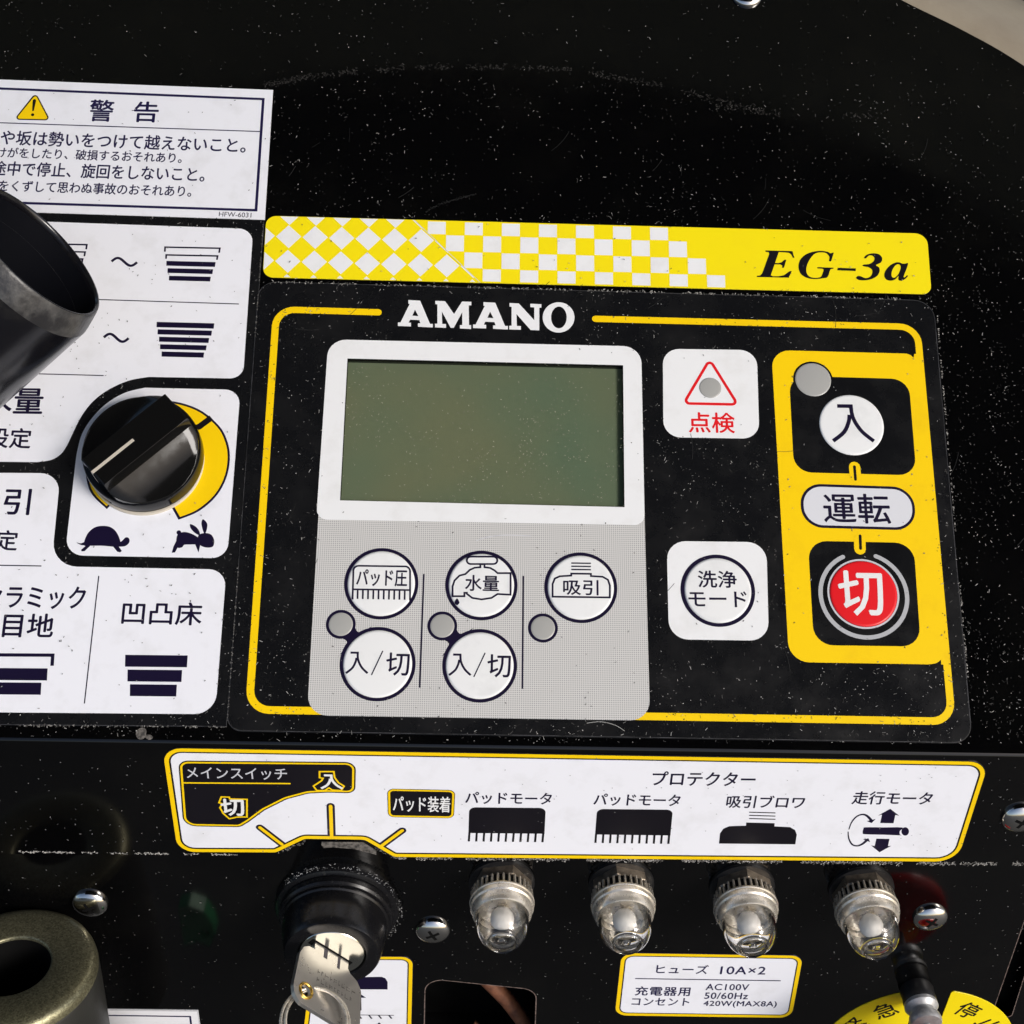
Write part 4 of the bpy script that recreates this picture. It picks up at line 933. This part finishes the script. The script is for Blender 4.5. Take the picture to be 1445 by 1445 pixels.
# ================================================================== tubes
def axis_frame(p, ax, ref):
    z_ = ax.normalized(); x_ = (ref - z_ * ref.dot(z_)).normalized(); y_ = z_.cross(x_)
    return Matrix.Translation(p) @ Matrix((x_, y_, z_)).transposed().to_4x4()
p0 = PA.hit(50, 352, 215); vr = (p0 - CAMO).normalized()
idir = c2w(Vector((-0.735, 0.68, 0))); idir = (idir - vr * idir.dot(vr)).normalized()
fo_ = math.radians(69)
bd = (idir * math.sin(fo_) + vr * math.cos(fo_)).normalized()
TM = axis_frame(p0, -bd, idir)
tb = thing("black_tube", "open ended black plastic tube reaching in over the left label sheet", "tube", TM)
lathe("tube_wall", TM, [(121, -520), (120, -34)], 'pipe', tb, n=96, smooth=40, ends=False)
lathe("tube_rim", TM, [(104, -40), (120, -34), (119, -29), (112, -5), (110.5, -1.5), (109.5, -0.6)], 'lip', tb, n=96, smooth=60, ends=False)
lathe("mouth_edge", TM, [(109.5, -0.6), (108, 0), (106, -0.8), (104.6, -4), (104.2, -10)], 'pipe', tb, n=96, smooth=60, ends=False)
lathe("tube_bore", TM, [(104.2, -10), (104, -520)][::-1], 'bore', tb, n=96, ends=False)
p1 = PC.hit(15, 1362, 120); vr = (p1 - CAMO).normalized()
idir = c2w(Vector((0.20, 1, 0))); idir = (idir - vr * idir.dot(vr)).normalized()
fo_ = math.radians(46)
bd = (idir * math.sin(fo_) + vr * math.cos(fo_)).normalized()
OM = axis_frame(p1, -bd, idir)
ot = thing("olive_tube", "thick walled olive metallic tube end at the bottom left corner", "tube", OM)
lathe("tube_face", OM, [(53.5, -14), (53.5, -3), (55, -1), (57, 0), (96, 0), (106, -1.5), (113, -6), (115.5, -13), (116.5, -20)], 'olive', ot, n=96, smooth=40, ends=False)
lathe("tube_wall", OM, [(116.5, -20), (115.5, -22), (116.5, -24), (117, -60), (118, -420)], 'gun', ot, n=96, smooth=30, ends=False)
lathe("tube_bore", OM, [(53.4, -400), (53.4, -6)], 'dark', ot, n=64, ends=False)

# green clip that shows only as a reflection in the lower plate
GP = PC.hit(280, 1298, -150); GP = GP + PC.n * 300 * S
gt = thing("green_clip", "green plastic cable clip that shows as a dim reflection left of the key switch", "clip", Matrix.Translation(GP) @ PC.M.to_4x4())
gl = [Vector(p) for p in ((-26, 45), (-8, 52), (14, 38), (26, 8), (28, -20), (16, -52), (-2, -40), (-26, -48))]
gh = circ(Vector((12, -14)), 9, 16)
v, f = tri([ccw(gl), gh[::-1]]); n = len(v); GM = Matrix.Translation(GP) @ PC.M.to_4x4()
V = [GM @ (Vector((p.x, p.y, 14)) * S) for p in v] + [GM @ (Vector((p.x, p.y, -14)) * S) for p in v]; Fc = list(f) + [tuple(i + n for i in t_[::-1]) for t_ in f]
b = 0
for l in (ccw(gl), gh[::-1]):
    m_ = len(l)
    for i in range(m_): j = (i + 1) % m_; Fc.append((b + i, b + i + n, b + j + n, b + j))
    b += m_
mesh("clip_body", V, Fc, 'green', gt)

# ================================================================== dust and chipped paint
random.seed(11)
DV, DF, DT = [], [], []
def speck(pl, x, y, z, ln, wd, tone):
    a = random.uniform(0, math.pi); dx, dy = math.cos(a), math.sin(a); b = len(DV)
    for s1, s2 in ((-.5, -.5), (.5, -.5), (.5, .5), (-.5, .5)):
        DV.append(pl.w(x + dx * ln * s1 - dy * wd * s2, y + dy * ln * s1 + dx * wd * s2, z))
    DF.append((b, b + 1, b + 2, b + 3)); DT.append(tone)
def inside(p, poly):
    c = False
    for i in range(len(poly)):
        a, b = poly[i], poly[i - 1]
        if (a[1] > p[1]) != (b[1] > p[1]) and p[0] < (b[0] - a[0]) * (p[1] - a[1]) / (b[1] - a[1]) + a[0]: c = not c
    return c
pale_ = [U(PA, (-90, 109), (385, 128), (374, 310), (-90, 296)), [*A_, *TR, *BR, *arc, PA.uv(-80, 651.5)], inner, low_, fo, rpoly(U(PA, *bq), 5),
         U(PA, (450, 712), (909, 720), (917, 1017), (434, 1010)), U(PA, (935, 493), (1067, 495), (1071, 620), (936, 618)), U(PA, (940, 764), (1081, 766), (1084, 905), (943, 903)), U(PA, (1088, 495), (1297, 500), (1334, 938), (1113, 935))]
lcdp = list(LCDQ); knobp = circ(PA.uv(206, 640), 100, 24)
def dens(x, y):
    return 0.18 + 1.1 * max(0, noise.noise(Vector((x * 0.006, y * 0.006, 3.1))) * 0.6 + noise.noise(Vector((x * 0.03, y * 0.03, 9.1))) * 0.7 + 0.32) ** 1.5
cnt = 0
while cnt < 14000:
    px, py = random.uniform(-30, 1475), random.uniform(-30, 1050); q = PA.uv(px, py)
    if random.random() > dens(q.x, q.y) * (0.25 if py < 120 else 0.6 if py < 300 else 1): continue
    cnt += 1
    if not inside(q, outl): continue
    if inside(q, knobp): continue
    if inside(q, lcdp):
        if random.random() < 0.8: g_ = random.choice((.2, .23, .27, .33, .4)); speck(PA, q.x, q.y, 3.3, random.uniform(.8, 2.6), random.uniform(.5, .8), (g_, g_ * 1.02, g_ * .75))
        continue
    if any(inside(q, p) for p in pale_):
        if random.random() < 0.06: g_ = random.uniform(.02, .3); speck(PA, q.x, q.y, 3.3, random.uniform(1, 3), random.uniform(.7, 1.3), (g_, g_, g_))
        continue
    ln = random.choice((.8, 1, 1.2, 1.4, 1.6, 2, 3, 4.5)) * random.uniform(.7, 1.2); g_ = random.choice((.015, .02, .03, .05, .08, .12, .2, .4))
    if 556 < px < 818 and 418 < py < 478: continue
    speck(PA, q.x, q.y, 3.3, ln, random.uniform(.55, 1.2) if ln < 2.2 else random.uniform(.4, .7), (g_, g_ * .98, g_ * .94))
for i in range(620):
    px, py = random.uniform(-20, 1465), random.uniform(1068, 1200); q = PB.uv(px, py)
    if inside(q, SO):
        if random.random() < 0.25: g_ = random.uniform(.1, .4); speck(PB, q.x, q.y, 2.4, 1.4, 1, (g_, g_, g_))
        continue
    g_ = random.choice((.05, .1, .2)); speck(PB, q.x, q.y, 1.6, random.uniform(1, 3), .9, (g_, g_, g_))
for i in range(900):
    px, py = random.uniform(-20, 1465), random.uniform(1225, 1460); q = PC.uv(px, py)
    if inside(q, ccw(hole)) or (430 < px < 585 and py > 1345) or (865 < px < 1135 and py > 1340) or (60 < px < 285 and py > 1420) or (1150 < px and py > 1400): continue
    g_ = random.choice((.03, .05, .08, .2)); speck(PC, q.x, q.y, 1.0, random.uniform(1, 3), 1.0, (g_, g_, g_ * .95))
# fine hairline scratches and wipe marks
for i in range(70):
    px, py = random.uniform(380, 1440), random.uniform(180, 1035); q = PA.uv(px, py)
    if any(inside(q, p) for p in pale_) or inside(q, lcdp): continue
    a0_ = random.gauss(0.7, 0.5); x, y = q; g_ = random.choice((.012, .016, .022, .03)); n_ = random.randint(3, 9)
    for j in range(n_):
        b = len(DV); dx, dy = math.cos(a0_), math.sin(a0_); l_ = 5
        for s1, s2 in ((0, -.5), (1.05, -.5), (1.05, .5), (0, .5)): DV.append(PA.w(x + dx * l_ * s1 - dy * .55 * s2, y + dy * l_ * s1 + dx * .55 * s2, 2.9))
        DF.append((b, b + 1, b + 2, b + 3)); DT.append((g_, g_, g_)); x += dx * l_; y += dy * l_; a0_ += 0.05
# worn, dusty edges
def edge_line(pl, pa, pb, nn, spread, z, gs, ln=(1, 3.5)):
    for i in range(nn):
        u_ = random.random(); px = pa[0] + (pb[0] - pa[0]) * u_; py = pa[1] + (pb[1] - pa[1]) * u_ + random.gauss(0, spread)
        if noise.noise(Vector((px * 0.03, 0, 7))) < -0.15: continue
        q = pl.uv(px, py); g_ = random.choice(gs); speck(pl, q.x, q.y, z, random.uniform(*ln), random.uniform(.7, 1.4), (g_, g_ * .96, g_ * .9))
edge_line(PB, (-10, 1201), (335, 1205.5), 330, 0.6, 0.9, (.12, .25, .45, .6))
edge_line(PB, (560, 1210), (1460, 1219), 1900, 1.2, 0.9, (.06, .1, .2, .35, .5))
edge_line(PB, (392, 1203), (432, 1186), 40, 1.0, 0.9, (.08, .15, .3))
edge_line(PB, (516, 1188), (560, 1211), 70, 1.6, 0.9, (.08, .15, .3))
edge_line(PA, (385, 398.6), (1290, 423.5), 420, 0.8, 2.9, (.08, .12, .2, .4))  # specks along these film edges also imitate their bright outlines
edge_line(PA, (372, 316), (321, 1020), 240, 0.5, 2.9, (.06, .1, .16))
edge_line(PA, (1322, 450), (1365, 960), 220, 3.5, 2.9, (.06, .1, .2, .4))
edge_line(PA, (0, 1024), (320, 1026), 140, 0.6, 1.9, (.08, .12, .3))
for a_, b_ in (((372, 121), (430, 109)), ((430, 109), (520, 99)), ((520, 99), (640, 93.5)), ((640, 93.5), (800, 97)), ((800, 97), (950, 124)), ((950, 124), (1100, 165))): edge_line(PA, a_, b_, 150, 2.2, 0.6, (.01, .015, .02, .03, .045), (1.5, 4))
edge_line(PA, (1000, 150), (1110, 160), 60, 3, 0.6, (.02, .04, .07)); edge_line(PA, (1190, 161), (1230, 165), 30, 2, 0.6, (.02, .04, .07))
for i in range(70):
    u_ = i / 70; q = PA.uv(600 + 70 * u_, 303 - 28 * u_ ** 0.6 + random.gauss(0, .8)); speck(PA, q.x, q.y, 1.8, 3, .6, (.02, .02, .02))
edge_line(PC, (670, 1236), (745, 1230), 60, 3, 6, (.05, .1, .2))
for i in range(260):                                     # lint caught round the key switch collar
    a = random.uniform(-0.7, 2.5); r_ = random.uniform(88, 96); c = KS.inverted()
    p = KS @ (Vector((r_ * math.cos(a), r_ * math.sin(a), random.uniform(6, 13))) * S); q = (p - PC.o) / S
    g_ = random.choice((.06, .1, .2, .4)); speck(PC, q.dot(PC.ex), q.dot(PC.ey), q.dot(PC.n), random.uniform(1, 3.5), .8, (g_, g_, g_))
me = bpy.data.meshes.new("dust"); me.from_pydata(DV, [], DF); me.materials.append(MT['dust'])
at = me.color_attributes.new("tone", 'FLOAT_COLOR', 'CORNER')
for i, tn in enumerate(DT):
    for k in range(4): at.data[i * 4 + k].color = (*tn, 1)
o = bpy.data.objects.new("dust", me); COL.objects.link(o); o["kind"] = "stuff"
o["label"] = "pale dust specks and lint scattered over the console"; 
# chipped grey spot on the bend
cp = [[rpoly(smooth_path(U(PA, *p), True, 3), 0)] for p in (((193, 1031), (200, 1027), (206, 1029), (206, 1037), (202, 1043), (196, 1043), (192, 1038)), ((203, 1038), (212, 1037), (216, 1041), (210, 1044)))]

flat("paint_chip", PA, cp, 0.25, 'wear', hous)
